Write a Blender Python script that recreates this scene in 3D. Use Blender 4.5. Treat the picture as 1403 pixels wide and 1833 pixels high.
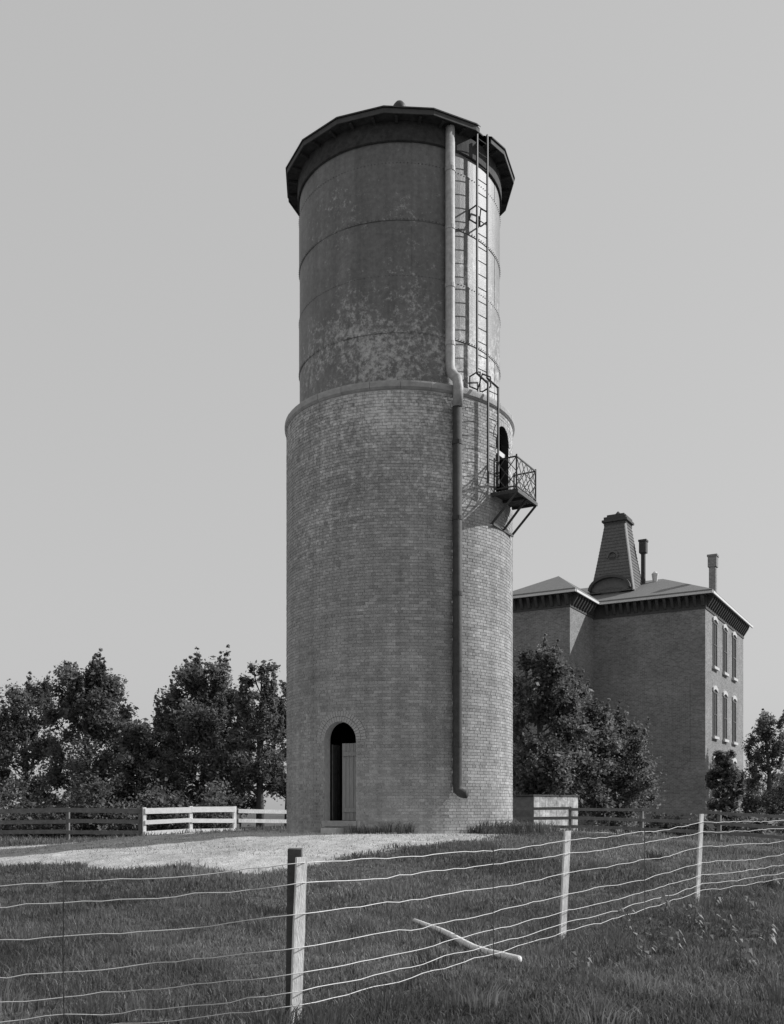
import bpy, bmesh, math, random
import numpy as np
from mathutils import Vector, Matrix

for o in list(bpy.data.objects):
    bpy.data.objects.remove(o)
SC = bpy.context.scene
COL = SC.collection
R_ = math.radians
EYE = 1.45
F = 1750.0                      # focal length in photograph pixels

# ------------------------------------------------------------------ camera
cam_d = bpy.data.cameras.new('camera')
cam = bpy.data.objects.new('camera', cam_d)
COL.objects.link(cam)
cam.location = (0, 0, EYE)
cam.rotation_euler = (R_(90), 0, 0)
cam_d.sensor_fit = 'VERTICAL'
cam_d.sensor_height = 36
cam_d.lens = 36 * F / 1833
cam_d.shift_y = (1450 - 916.5) / 1833
cam_d.clip_start = 0.1
cam_d.clip_end = 2000
SC.camera = cam

# ------------------------------------------------------------------ light
SUN_AZ, SUN_EL = 103.0, 34.0     # azimuth counted from the viewer's side of the tower to the right
sd = Vector((math.sin(R_(SUN_AZ)) * math.cos(R_(SUN_EL)), -math.cos(R_(SUN_AZ)) * math.cos(R_(SUN_EL)), math.sin(R_(SUN_EL))))
world = bpy.data.worlds.new('World')
SC.world = world
world.use_nodes = True
wn = world.node_tree
wn.nodes.clear()
sky = wn.nodes.new('ShaderNodeTexSky')
sky.sky_type = 'NISHITA'
sky.sun_disc = False
sky.sun_elevation = R_(SUN_EL)
sky.sun_rotation = math.atan2(sd.x, sd.y)
sky.air_density = 1.0
sky.dust_density = 2.0
sep = wn.nodes.new('ShaderNodeSeparateColor')     # a blue-sensitive plate: only the blue light of the sky counts
pw = wn.nodes.new('ShaderNodeMath'); pw.operation = 'POWER'; pw.inputs[1].default_value = 0.2
bg = wn.nodes.new('ShaderNodeBackground')
bg.inputs['Strength'].default_value = 0.15
wo = wn.nodes.new('ShaderNodeOutputWorld')
ml = wn.nodes.new('ShaderNodeMath'); ml.operation = 'MULTIPLY'; ml.inputs[1].default_value = 2.75
wn.links.new(sky.outputs[0], sep.inputs[0])
wn.links.new(sep.outputs[2], pw.inputs[0])
wn.links.new(pw.outputs[0], ml.inputs[0])
wn.links.new(ml.outputs[0], bg.inputs['Color'])
wn.links.new(bg.outputs[0], wo.inputs[0])
sun_d = bpy.data.lights.new('sun', 'SUN')
sun_d.energy = 5.0
sun_d.angle = R_(0.6)
sun_d.color = (1, 1, 1)
sun = bpy.data.objects.new('sun', sun_d)
COL.objects.link(sun)
sun.rotation_euler = sd.to_track_quat('Z', 'Y').to_euler()
sun.location = (20, 10, 40)
SC.view_settings.view_transform = 'Standard'
SC.view_settings.look = 'None'
SC.view_settings.gamma = 1
SC.view_settings.use_curve_mapping = False
SC.view_settings.exposure = 0
SC.render.engine = 'CYCLES'

# ------------------------------------------------------------------ materials (all grey: a black and white photograph)
def mat(name, base, var=0.25, scale=3.0, rough=0.85, bump=0.0, bscale=None, attr=None, metal=0.0, spec=0.3, stretch=None,
        blotch=0.0, bl_scale=0.6, fleck=0.0, fl_scale=9.0, fl_z=None, streak=0.0):
    m = bpy.data.materials.new(name)
    m.use_nodes = True
    nt = m.node_tree
    p = nt.nodes['Principled BSDF']
    p.inputs['Roughness'].default_value = rough
    p.inputs['Metallic'].default_value = metal
    p.inputs['Specular IOR Level'].default_value = spec
    tc = nt.nodes.new('ShaderNodeTexCoord')
    src = tc.outputs['Object']
    if stretch:
        mp = nt.nodes.new('ShaderNodeMapping')
        mp.inputs['Scale'].default_value = stretch
        nt.links.new(src, mp.inputs[0]); src = mp.outputs[0]
    n = nt.nodes.new('ShaderNodeTexNoise')
    n.inputs['Scale'].default_value = scale
    n.inputs['Detail'].default_value = 8
    n.inputs['Roughness'].default_value = 0.65
    nt.links.new(src, n.inputs['Vector'])
    mr = nt.nodes.new('ShaderNodeMapRange')
    mr.inputs['From Min'].default_value = 0.25
    mr.inputs['From Max'].default_value = 0.75
    mr.inputs['To Min'].default_value = base * (1 - var)
    mr.inputs['To Max'].default_value = base * (1 + var)
    nt.links.new(n.outputs[0], mr.inputs[0])
    val = mr.outputs[0]
    if blotch:
        n2 = nt.nodes.new('ShaderNodeTexNoise')
        n2.inputs['Scale'].default_value = bl_scale
        n2.inputs['Detail'].default_value = 5
        n2.inputs['Roughness'].default_value = 0.7
        nt.links.new(tc.outputs['Object'], n2.inputs['Vector'])
        r2 = nt.nodes.new('ShaderNodeMapRange')
        r2.inputs['From Min'].default_value = 0.3
        r2.inputs['From Max'].default_value = 0.7
        r2.inputs['To Min'].default_value = 1 - blotch
        r2.inputs['To Max'].default_value = 1 + blotch
        nt.links.new(n2.outputs[0], r2.inputs[0])
        mm = nt.nodes.new('ShaderNodeMath'); mm.operation = 'MULTIPLY'
        nt.links.new(val, mm.inputs[0]); nt.links.new(r2.outputs[0], mm.inputs[1])
        val = mm.outputs[0]
    if attr:
        a = nt.nodes.new('ShaderNodeAttribute'); a.attribute_name = attr
        mm = nt.nodes.new('ShaderNodeMath'); mm.operation = 'MULTIPLY'
        nt.links.new(val, mm.inputs[0]); nt.links.new(a.outputs['Fac'], mm.inputs[1])
        val = mm.outputs[0]
    if streak:                                       # rain streaks running down
        mp2 = nt.nodes.new('ShaderNodeMapping'); mp2.inputs['Scale'].default_value = (3.2, 3.2, 0.12)
        n5 = nt.nodes.new('ShaderNodeTexNoise'); n5.inputs['Scale'].default_value = 1.0; n5.inputs['Detail'].default_value = 6
        n5.inputs['Roughness'].default_value = 0.7
        r5 = nt.nodes.new('ShaderNodeMapRange'); r5.inputs['From Min'].default_value = 0.3; r5.inputs['From Max'].default_value = 0.7
        r5.inputs['To Min'].default_value = 1 - streak; r5.inputs['To Max'].default_value = 1 + streak * 0.7
        m5 = nt.nodes.new('ShaderNodeMath'); m5.operation = 'MULTIPLY'
        nt.links.new(tc.outputs['Object'], mp2.inputs[0]); nt.links.new(mp2.outputs[0], n5.inputs['Vector'])
        nt.links.new(n5.outputs[0], r5.inputs[0]); nt.links.new(r5.outputs[0], m5.inputs[0]); nt.links.new(val, m5.inputs[1])
        val = m5.outputs[0]
    if fleck:                                        # peeling, salt and weather flecks with ragged edges
        n3 = nt.nodes.new('ShaderNodeTexNoise'); n3.inputs['Scale'].default_value = fl_scale
        n3.inputs['Detail'].default_value = 9; n3.inputs['Roughness'].default_value = 0.8
        n4 = nt.nodes.new('ShaderNodeTexNoise'); n4.inputs['Scale'].default_value = 0.45; n4.inputs['Detail'].default_value = 3
        for q in (n3, n4): nt.links.new(tc.outputs['Object'], q.inputs['Vector'])
        sm = nt.nodes.new('ShaderNodeMath'); sm.operation = 'MULTIPLY_ADD'; sm.inputs[1].default_value = 0.55
        nt.links.new(n4.outputs[0], sm.inputs[0]); nt.links.new(n3.outputs[0], sm.inputs[2])
        r3 = nt.nodes.new('ShaderNodeMapRange'); r3.inputs['From Min'].default_value = 0.82; r3.inputs['From Max'].default_value = 0.98
        r3.inputs['To Min'].default_value = 0; r3.inputs['To Max'].default_value = fleck
        so = sm.outputs[0]
        if fl_z:                                     # salts gather round one height (the wet ledge)
            sx = nt.nodes.new('ShaderNodeSeparateXYZ'); nt.links.new(tc.outputs['Object'], sx.inputs[0])
            dm_ = nt.nodes.new('ShaderNodeMath'); dm_.operation = 'SUBTRACT'; dm_.inputs[1].default_value = fl_z[0]
            ab = nt.nodes.new('ShaderNodeMath'); ab.operation = 'ABSOLUTE'
            rz = nt.nodes.new('ShaderNodeMapRange'); rz.inputs['From Min'].default_value = 0; rz.inputs['From Max'].default_value = fl_z[1]
            rz.inputs['To Min'].default_value = 0.09; rz.inputs['To Max'].default_value = -0.05
            ad_ = nt.nodes.new('ShaderNodeMath'); ad_.operation = 'ADD'
            nt.links.new(sx.outputs[2], dm_.inputs[0]); nt.links.new(dm_.outputs[0], ab.inputs[0]); nt.links.new(ab.outputs[0], rz.inputs[0])
            nt.links.new(rz.outputs[0], ad_.inputs[0]); nt.links.new(so, ad_.inputs[1]); so = ad_.outputs[0]
        nt.links.new(so, r3.inputs[0])
        a3 = nt.nodes.new('ShaderNodeMath'); a3.operation = 'ADD'
        nt.links.new(val, a3.inputs[0]); nt.links.new(r3.outputs[0], a3.inputs[1])
        val = a3.outputs[0]
    nt.links.new(val, p.inputs['Base Color'])
    if bump:
        b = nt.nodes.new('ShaderNodeBump')
        b.inputs['Strength'].default_value = bump
        b.inputs['Distance'].default_value = 0.02
        nb = nt.nodes.new('ShaderNodeTexNoise')
        nb.inputs['Scale'].default_value = bscale or scale * 4
        nb.inputs['Detail'].default_value = 6
        nt.links.new(src, nb.inputs['Vector'])
        nt.links.new(nb.outputs[0], b.inputs['Height'])
        nt.links.new(b.outputs[0], p.inputs['Normal'])
    return m

def leaf_mat(name, base, trans=0.35, scale=1.5):
    m = bpy.data.materials.new(name)
    m.use_nodes = True
    nt = m.node_tree
    nt.nodes.clear()
    out = nt.nodes.new('ShaderNodeOutputMaterial')
    a = nt.nodes.new('ShaderNodeAttribute'); a.attribute_name = 'tone'
    mm = nt.nodes.new('ShaderNodeMath'); mm.operation = 'MULTIPLY'
    mm.inputs[1].default_value = base
    nt.links.new(a.outputs['Fac'], mm.inputs[0])
    d = nt.nodes.new('ShaderNodeBsdfPrincipled')
    d.inputs['Roughness'].default_value = 0.55
    d.inputs['Specular IOR Level'].default_value = 0.35
    t = nt.nodes.new('ShaderNodeBsdfTranslucent')
    nt.links.new(mm.outputs[0], d.inputs['Base Color']); nt.links.new(mm.outputs[0], t.inputs['Color'])
    mx = nt.nodes.new('ShaderNodeMixShader'); mx.inputs[0].default_value = trans
    nt.links.new(d.outputs[0], mx.inputs[1]); nt.links.new(t.outputs[0], mx.inputs[2])
    nt.links.new(mx.outputs[0], out.inputs[0])
    return m

M = dict(
    brick=mat('brick', 0.33, 0.26, 22, 0.9, 0.4, 60, attr='tone', blotch=0.2, bl_scale=0.7, fleck=0.34, fl_scale=7, fl_z=(10.6, 3.0), streak=0.22),
    mortar=mat('mortar', 0.45, 0.2, 12, 0.95, 0.3, 80, blotch=0.2, bl_scale=0.5),
    arch=mat('arch_brick', 0.37, 0.25, 18, 0.9, 0.3, 60),
    coping=mat('coping_stone', 0.33, 0.3, 6, 0.9, 0.4, 30),
    steel=mat('painted_steel', 0.135, 0.35, 9, 0.55, 0.25, 30, spec=0.55, blotch=0.22, bl_scale=1.1, fleck=0.34, fl_scale=8, fl_z=(12.6, 2.6), streak=0.25),
    shingle=mat('roof_shingle', 0.07, 0.3, 6, 0.9, 0.4, 20),
    eave=mat('eave_board', 0.045, 0.6, 7, 0.85, 0.3, 30),
    fascia=mat('fascia_board', 0.07, 0.3, 7, 0.8),
    iron=mat('dark_iron', 0.045, 0.35, 20, 0.6, spec=0.4),
    pipe=mat('pipe_iron', 0.36, 0.3, 8, 0.6, 0.2, 30, blotch=0.2, spec=0.4),
    rust=mat('dark_pipe_iron', 0.05, 0.35, 8, 0.7, 0.2, 30),
    inside=mat('shade_toned_lining', 0.03, 0.3, 4, 0.95),  # near-black colour stands in for the shade inside the tower openings
    doorwood=mat('grey_door_wood', 0.24, 0.25, 6, 0.85, 0.3, 30, stretch=(6, 6, 0.6)),
    stone=mat('sill_stone', 0.5, 0.25, 9, 0.9, 0.4, 40),
    hallbrick=mat('hall_brick', 0.195, 0.3, 9, 0.9, 0.4, 40, blotch=0.22, bl_scale=0.45),
    hallroof=mat('slate_roof', 0.17, 0.25, 7, 0.8, 0.3, 30),
    mansard=mat('mansard_slate', 0.13, 0.4, 9, 0.85, 0.4, 30),
    trim=mat('pale_trim', 0.62, 0.15, 8, 0.8),
    darktrim=mat('dark_cornice', 0.07, 0.3, 8, 0.85),
    glass=mat('window_glass', 0.03, 0.2, 3, 0.12, spec=0.5),
    whitewood=mat('white_painted_wood', 0.78, 0.14, 7, 0.75, 0.2, 30),
    greywood=mat('weathered_and_shaded_wood', 0.17, 0.35, 6, 0.9, 0.4, 30),
    lime=mat('worn_whitewash', 0.42, 0.45, 5, 0.9, 0.3, 30, blotch=0.4, bl_scale=2.5),
    darkwood=mat('dark_wood', 0.08, 0.35, 8, 0.9, 0.4, 30),
    stake=mat('pale_stake_wood', 0.66, 0.3, 9, 0.85, 0.3, 40, stretch=(4, 4, 0.7), blotch=0.15, bl_scale=4),
    wire=mat('galvanised_wire', 0.62, 0.2, 20, 0.5, spec=0.5),
    bark=mat('bark', 0.07, 0.4, 9, 0.95, 0.6, 25),
    leaf=leaf_mat('leaf', 0.155, 0.6),
    leaf2=leaf_mat('dark_leaf', 0.145, 0.6),
    grass=leaf_mat('grass_blade', 0.17, 0.45),
    dry=leaf_mat('dry_grass_blade', 0.42, 0.3),
    weed=leaf_mat('weed_leaf', 0.13, 0.3),
)

def brick_courses(m, dark):
    """brick courses for the far hall: bricks run along both wall directions"""
    nt = m.node_tree; p = nt.nodes['Principled BSDF']
    tc = nt.nodes.new('ShaderNodeTexCoord')
    sx = nt.nodes.new('ShaderNodeSeparateXYZ'); nt.links.new(tc.outputs['Object'], sx.inputs[0])
    a = nt.nodes.new('ShaderNodeMath'); a.operation = 'MULTIPLY'; a.inputs[1].default_value = 1.366
    b = nt.nodes.new('ShaderNodeMath'); b.operation = 'MULTIPLY_ADD'; b.inputs[1].default_value = 0.366
    nt.links.new(sx.outputs[0], a.inputs[0]); nt.links.new(sx.outputs[1], b.inputs[0]); nt.links.new(a.outputs[0], b.inputs[2])
    cb = nt.nodes.new('ShaderNodeCombineXYZ'); nt.links.new(b.outputs[0], cb.inputs[0]); nt.links.new(sx.outputs[2], cb.inputs[1])
    br = nt.nodes.new('ShaderNodeTexBrick')
    br.inputs['Scale'].default_value = 1.0
    br.inputs['Brick Width'].default_value = 0.23; br.inputs['Row Height'].default_value = 0.082; br.inputs['Mortar Size'].default_value = 0.008
    br.inputs['Color1'].default_value = (0.75, 0.75, 0.75, 1); br.inputs['Color2'].default_value = (1.2, 1.2, 1.2, 1)
    br.inputs['Mortar'].default_value = (1.5, 1.5, 1.5, 1)
    nt.links.new(cb.outputs[0], br.inputs['Vector'])
    old = p.inputs['Base Color'].links[0].from_socket
    mm = nt.nodes.new('ShaderNodeMath'); mm.operation = 'MULTIPLY'
    nt.links.new(old, mm.inputs[0]); nt.links.new(br.outputs['Color'], mm.inputs[1])
    nt.links.new(mm.outputs[0], p.inputs['Base Color'])
brick_courses(M['hallbrick'], 0.2)

# ------------------------------------------------------------------ mesh helpers
class MB:
    """collects vertices and faces, built as one mesh object"""
    def __init__(s):
        s.v, s.f, s.t = [], [], []
    def add(s, vs, fs, tone=1.0):
        b = len(s.v)
        s.v += [tuple(p) for p in vs]
        s.f += [tuple(i + b for i in f) for f in fs]
        s.t += [tone] * len(fs)
    def hexa(s, p, tone=1.0):                       # 8 corners: 0-3 low ring, 4-7 high ring
        s.add(p, [(0, 3, 2, 1), (4, 5, 6, 7), (0, 1, 5, 4), (1, 2, 6, 5), (2, 3, 7, 6), (3, 0, 4, 7)], tone)
    def box(s, c, sx, sy, sz, rz=0.0, tone=1.0):
        ca, sa = math.cos(rz), math.sin(rz)
        p = []
        for z in (-1, 1):
            for x, y in ((-1, -1), (1, -1), (1, 1), (-1, 1)):
                a, b = x * sx / 2, y * sy / 2
                p.append((c[0] + a * ca - b * sa, c[1] + a * sa + b * ca, c[2] + z * sz / 2))
        s.hexa(p, tone)
    def bar(s, a, b, w, h=None, up=(0, 0, 1)):      # rectangular bar from a to b
        a, b = Vector(a), Vector(b); h = h or w
        d = (b - a).normalized(); u = Vector(up)
        if abs(d.dot(u)) > 0.98: u = Vector((0, 1, 0))
        x = d.cross(u).normalized(); y = x.cross(d).normalized()
        p = [q + x * (i * w / 2) + y * (j * h / 2) for q in (a, b) for i, j in ((-1, -1), (1, -1), (1, 1), (-1, 1))]
        s.hexa(p)
    def tube(s, pts, rad, n=8, cap=True):           # tapered tube through points
        pts = [Vector(p) for p in pts]
        if not hasattr(rad, '__len__'): rad = [rad] * len(pts)
        vs, fs = [], []
        x = None
        for i, p in enumerate(pts):
            d = (pts[min(i + 1, len(pts) - 1)] - pts[max(i - 1, 0)]).normalized()
            if x is None:
                u = Vector((0, 0, 1)) if abs(d.z) < 0.9 else Vector((1, 0, 0))
                x = d.cross(u).normalized()
            else:
                x = (x - d * x.dot(d)).normalized()
            y = d.cross(x)
            for k in range(n):
                a = 2 * math.pi * k / n
                vs.append(p + (x * math.cos(a) + y * math.sin(a)) * rad[i])
        for i in range(len(pts) - 1):
            for k in range(n):
                k2 = (k + 1) % n
                fs.append((i * n + k, i * n + k2, (i + 1) * n + k2, (i + 1) * n + k))
        if cap:
            fs.append(tuple(range(n - 1, -1, -1)))
            fs.append(tuple((len(pts) - 1) * n + k for k in range(n)))
        s.add(vs, fs)
    def build(s, name, m, parent=None, smooth=False, tones=False):
        me = bpy.data.meshes.new(name)
        me.from_pydata(s.v, [], s.f)
        me.materials.append(m)
        if tones:
            at = me.attributes.new('tone', 'FLOAT', 'FACE')
            at.data.foreach_set('value', np.array(s.t, dtype=np.float32))
        if smooth:
            me.polygons.foreach_set('use_smooth', [True] * len(me.polygons))
        me.update()
        return link(name, me, parent)

def link(name, me, parent=None):
    o = bpy.data.objects.new(name, me)
    COL.objects.link(o)
    if parent: 
        o.parent = parent
        ofs = Vector((0, 0, 0)); q = parent
        while q: ofs += q.location; q = q.parent
        o.location = -ofs          # part meshes are written in world coordinates
    return o

def recentre(o, base):
    """put a top-level mesh's origin at its base without moving it"""
    me = o.data
    me.transform(Matrix.Translation(-Vector(base)))
    o.location = base

def thing(name, label, cat, loc, group=None):
    o = bpy.data.objects.new(name, None)
    o.empty_display_size = 0.3
    COL.objects.link(o)
    o.location = loc
    tag(o, label, cat, group)
    return o

def tag(o, label, cat, group=None, kind=None):
    o['label'] = label; o['category'] = cat
    if group: o['group'] = group
    if kind: o['kind'] = kind
    return o

def np_mesh(name, verts, faces, m, parent=None, tone=None, smooth=False):
    """verts (n,3), faces (k,4 or 3) as numpy arrays"""
    me = bpy.data.meshes.new(name)
    k = faces.shape[1]
    me.vertices.add(len(verts)); me.vertices.foreach_set('co', verts.astype(np.float32).ravel())
    me.loops.add(faces.size); me.loops.foreach_set('vertex_index', faces.astype(np.int32).ravel())
    me.polygons.add(len(faces))
    me.polygons.foreach_set('loop_start', np.arange(0, faces.size, k, dtype=np.int32))
    me.update(calc_edges=True)
    me.validate()
    me.materials.append(m)
    if tone is not None:
        at = me.attributes.new('tone', 'FLOAT', 'FACE')
        at.data.foreach_set('value', tone.astype(np.float32))
    if smooth:
        me.polygons.foreach_set('use_smooth', [True] * len(me.polygons))
    return link(name, me, parent)

def smooth(a, b, x):
    t = np.clip((np.asarray(x, dtype=float) - a) / (b - a), 0, 1)
    return t * t * (3 - 2 * t)

def pix(px, py, d):
    """the place at depth d that the photograph shows at pixel (px, py)"""
    return Vector(((px - 701.5) / F * d, d, EYE - (py - 1450) / F * d))

# ------------------------------------------------------------------ ground
TX, TY = 0.2, 26.1              # axis of the water tower
ZB = 0.89                       # foot of the tower
def wob(x, y):
    return (np.sin(x * 0.9 + 1.3 * np.sin(y * 0.5)) + np.sin(y * 1.3 + 0.7 * x + 2.0) + 0.6 * np.sin(2.7 * x - 1.9 * y + 0.5)
            + 0.4 * np.sin(5.1 * x + 3.3 * y))
def gz(x, y):
    x = np.asarray(x, dtype=float); y = np.asarray(y, dtype=float)
    base = 0.30 * smooth(7, 22, y) + 0.0
    r = np.hypot(x - TX, y - TY)
    mound = (ZB - 0.30) * (1 - smooth(3.3, 13, r))
    rough = 0.018 * wob(x * 1.7, y * 1.7) * smooth(3.4, 6, r)
    return base + mound + rough
def pale_mask(x, y):
    """where the ground is bare and pale instead of grassy"""
    w = wob(x * 0.7, y * 0.7)
    lim = 17.6 + 0.45 * w + 1.2 * np.exp(-((x + 0.6) / 1.0) ** 2) + 2.2 * smooth(-0.2, 2.0, x) + 0.9 * smooth(-3, -8, x)
    return smooth(lim - 0.6, lim + 0.9, y) * (1 - smooth(1.6, 3.2, x + 0.25 * w)) * (1 - smooth(28.5, 30, y + 0.3 * w)) + 0.9 * np.exp(-((x - 5.6 + 0.2 * w) / 1.5) ** 2 - ((y - 28.5 - 0.3 * w) / 1.5) ** 2)

xs = np.unique(np.concatenate([np.linspace(-400, -30, 25), np.linspace(-30, -14, 30), np.linspace(-14, 16, 170), np.linspace(16, 40, 40), np.linspace(40, 400, 25)]))
ys = np.unique(np.concatenate([np.linspace(-60, 4, 12), np.linspace(4, 34, 200), np.linspace(34, 70, 40), np.linspace(70, 900, 30)]))
gx, gy = np.meshgrid(xs, ys)
gv = np.stack([gx.ravel(), gy.ravel(), gz(gx, gy).ravel()], 1)
nx, ny = len(xs), len(ys)
ii, jj = np.meshgrid(np.arange(nx - 1), np.arange(ny - 1))
i0 = (jj * nx + ii).ravel()
gf = np.stack([i0, i0 + 1, i0 + 1 + nx, i0 + nx], 1)
gm = bpy.data.materials.new('ground')
gm.use_nodes = True
nt = gm.node_tree; p = nt.nodes['Principled BSDF']
p.inputs['Roughness'].default_value = 0.95; p.inputs['Specular IOR Level'].default_value = 0.1
tc = nt.nodes.new('ShaderNodeTexCoord')
at = nt.nodes.new('ShaderNodeAttribute'); at.attribute_name = 'pale'
def nz(sc, det, lo, hi):
    n = nt.nodes.new('ShaderNodeTexNoise'); n.inputs['Scale'].default_value = sc; n.inputs['Detail'].default_value = det
    n.inputs['Roughness'].default_value = 0.7
    nt.links.new(tc.outputs['Object'], n.inputs['Vector'])
    r = nt.nodes.new('ShaderNodeMapRange'); r.inputs['From Min'].default_value = 0.28; r.inputs['From Max'].default_value = 0.72
    r.inputs['To Min'].default_value = lo; r.inputs['To Max'].default_value = hi
    nt.links.new(n.outputs[0], r.inputs[0])
    return r.outputs[0]
g1 = nz(5, 10, 0.06, 0.15); g2 = nz(3, 10, 0.30, 0.58)
ed = nz(9, 8, -0.35, 0.35)
ad = nt.nodes.new('ShaderNodeMath'); ad.operation = 'ADD'; ad.use_clamp = True
nt.links.new(at.outputs['Fac'], ad.inputs[0]); nt.links.new(ed, ad.inputs[1])
# keep pure zones pure: blend weight = smoothstep of mask plus edge noise
mr = nt.nodes.new('ShaderNodeMapRange'); mr.interpolation_type = 'SMOOTHSTEP'
mr.inputs['From Min'].default_value = 0.3; mr.inputs['From Max'].default_value = 0.7
nt.links.new(ad.outputs[0], mr.inputs[0])
blot = nz(0.55, 6, 0.72, 1.25)
pm = nt.nodes.new('ShaderNodeMath'); pm.operation = 'MULTIPLY'
nt.links.new(g2, pm.inputs[0]); nt.links.new(blot, pm.inputs[1]); g2 = pm.outputs[0]
mx = nt.nodes.new('ShaderNodeMix'); mx.data_type = 'FLOAT'
nt.links.new(mr.outputs[0], mx.inputs[0]); nt.links.new(g1, mx.inputs[2]); nt.links.new(g2, mx.inputs[3])
nt.links.new(mx.outputs[0], p.inputs['Base Color'])
bp = nt.nodes.new('ShaderNodeBump'); bp.inputs['Strength'].default_value = 0.6; bp.inputs['Distance'].default_value = 0.05
nt.links.new(nz(14, 8, 0, 1), bp.inputs['Height']); nt.links.new(bp.outputs[0], p.inputs['Normal'])
ground = np_mesh('ground', gv, gf, gm, smooth=True)
pa = ground.data.attributes.new('pale', 'FLOAT', 'POINT')
pa.data.foreach_set('value', pale_mask(gv[:, 0], gv[:, 1]).astype(np.float32))
ground['kind'] = 'structure'

# ------------------------------------------------------------------ water tower
RB, RS = 3.0, 2.65              # brick jacket, steel standpipe
ZR = 11.55                      # top of the brick jacket
ZE = 17.95                      # eaves
tower = thing('water_tower', 'tall round brick water tower with narrower steel upper half and dark overhanging roof', 'water tower', (TX, TY, ZB))
def cyl(a, z, r):
    return Vector((TX + r * math.sin(a), TY - r * math.cos(a), z))
rng = random.Random(7)

# openings in the brick jacket: angle, half width, sill, spring line
DOOR = dict(a=R_(-29.1), hw=0.44, z0=1.19, zs=3.13)
HATCH = dict(a=R_(60), hw=0.38, z0=9.27, zs=10.70)
def half_open(o, z, grow=0.0):
    """half width of the opening at height z (0 = none)"""
    if z < o['z0'] or z > o['zs'] + o['hw'] + grow: return 0.0
    if z <= o['zs']: return o['hw'] + (grow if grow and z > o['zs'] - 0.02 else 0.0)
    h = z - o['zs']; r = o['hw'] + grow
    return math.sqrt(max(0, r * r - h * h))

# mortar core: outer skin, inner skin, holes left open
core = MB()
NA, dz = 300, 0.06
NZ = int(round((ZR - ZB + 0.3) / dz))
for ri, tone in ((RB - 0.012, 1), (RB - 0.17, 1)):
    idx = {}
    vs, fs = [], []
    for j in range(NZ + 1):
        for i in range(NA):
            vs.append(cyl(2 * math.pi * i / NA, ZB - 0.3 + j * dz, ri))
    for j in range(NZ):
        z = ZB - 0.3 + (j + 0.5) * dz
        for i in range(NA):
            a = 2 * math.pi * (i + 0.5) / NA
            hole = False
            for o in (DOOR, HATCH):
                s = ((a - o['a'] + math.pi) % (2 * math.pi) - math.pi) * RB
                hw = half_open(o, z, 0.0)
                if hw and abs(s) < hw + 0.035: hole = True
                if o['zs'] < z < o['zs'] + o['hw'] + 0.04 and math.hypot(s, z - o['zs']) < o['hw'] + 0.035: hole = True
            if hole: continue
            q = (j * NA + i, j * NA + (i + 1) % NA, (j + 1) * NA + (i + 1) % NA, (j + 1) * NA + i)
            fs.append(q if ri > RB - 0.1 else q[::-1])
    core.add(vs, fs)
wall = core.build('brick_wall', M['mortar'], tower, smooth=True)
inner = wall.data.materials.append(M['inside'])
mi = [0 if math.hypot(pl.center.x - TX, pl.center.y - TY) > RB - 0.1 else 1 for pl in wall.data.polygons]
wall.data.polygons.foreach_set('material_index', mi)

# single bricks, laid course by course and clipped at the openings and their arches
bk = MB()
course, jt = 0.0755, 0.011
nb = 88
ncourse = int((ZR - 0.16 - ZB + 0.15) / course)
def put_brick(a0, a1, z0, z1, tone):
    ro = RB + rng.uniform(-0.003, 0.004)
    ri = RB - 0.03
    p = [cyl(a0, z0, ri), cyl(a1, z0, ri), cyl(a1, z0, ro), cyl(a0, z0, ro)]
    # ring order so that outer face is between 2 and 3
    q = [cyl(a0, z1, ri), cyl(a1, z1, ri), cyl(a1, z1, ro), cyl(a0, z1, ro)]
    b = len(bk.v)
    bk.v += [tuple(x) for x in p + q]
    for f in ((3, 2, 6, 7), (2, 1, 5, 6), (0, 3, 7, 4), (7, 6, 5, 4), (0, 1, 2, 3)):
        bk.f.append(tuple(b + i for i in f)); bk.t.append(tone)
for c in range(ncourse):
    z0 = ZB - 0.15 + c * course; z1 = z0 + course - jt; zm = (z0 + z1) / 2
    head = (c % 6 == 5)
    n = nb * 2 if head else nb
    st = 2 * math.pi / n
    off = (0.5 * st if c % 2 else 0) + rng.uniform(-0.03, 0.03) * st
    ctone = rng.uniform(0.94, 1.06)
    cuts = []
    for o in (DOOR, HATCH):
        g = 0.255 if o is DOOR else 0.13
        w = 0
        if o['z0'] - (0.14 if o is DOOR else 0.05) < zm <= o['zs']: w = o['hw'] + 0.004
        elif o['zs'] < zm < o['zs'] + o['hw'] + g: w = math.sqrt((o['hw'] + g) ** 2 - (zm - o['zs']) ** 2)
        if zm < o['z0'] and w: w += 0.1
        if w: cuts.append((o['a'] - w / RB, o['a'] + w / RB))
    for k in range(n):
        a0 = -math.pi + off + k * st; a1 = a0 + st - jt / RB
        t = ctone * min(1.5, max(0.5, rng.gauss(1.0, 0.10)))
        segs = [(a0, a1)]
        for lo, hi in cuts:
            ns = []
            for s0, s1 in segs:
                if s1 <= lo or s0 >= hi: ns.append((s0, s1)); continue
                if s0 < lo - 0.008: ns.append((s0, lo - 0.003))
                if s1 > hi + 0.008: ns.append((hi + 0.003, s1))
            segs = ns
        for s0, s1 in segs: put_brick(s0, s1, z0, z1, t)
bo = bk.build('brickwork', M['brick'], wall, tones=True)
bo['kind'] = 'stuff'

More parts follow.
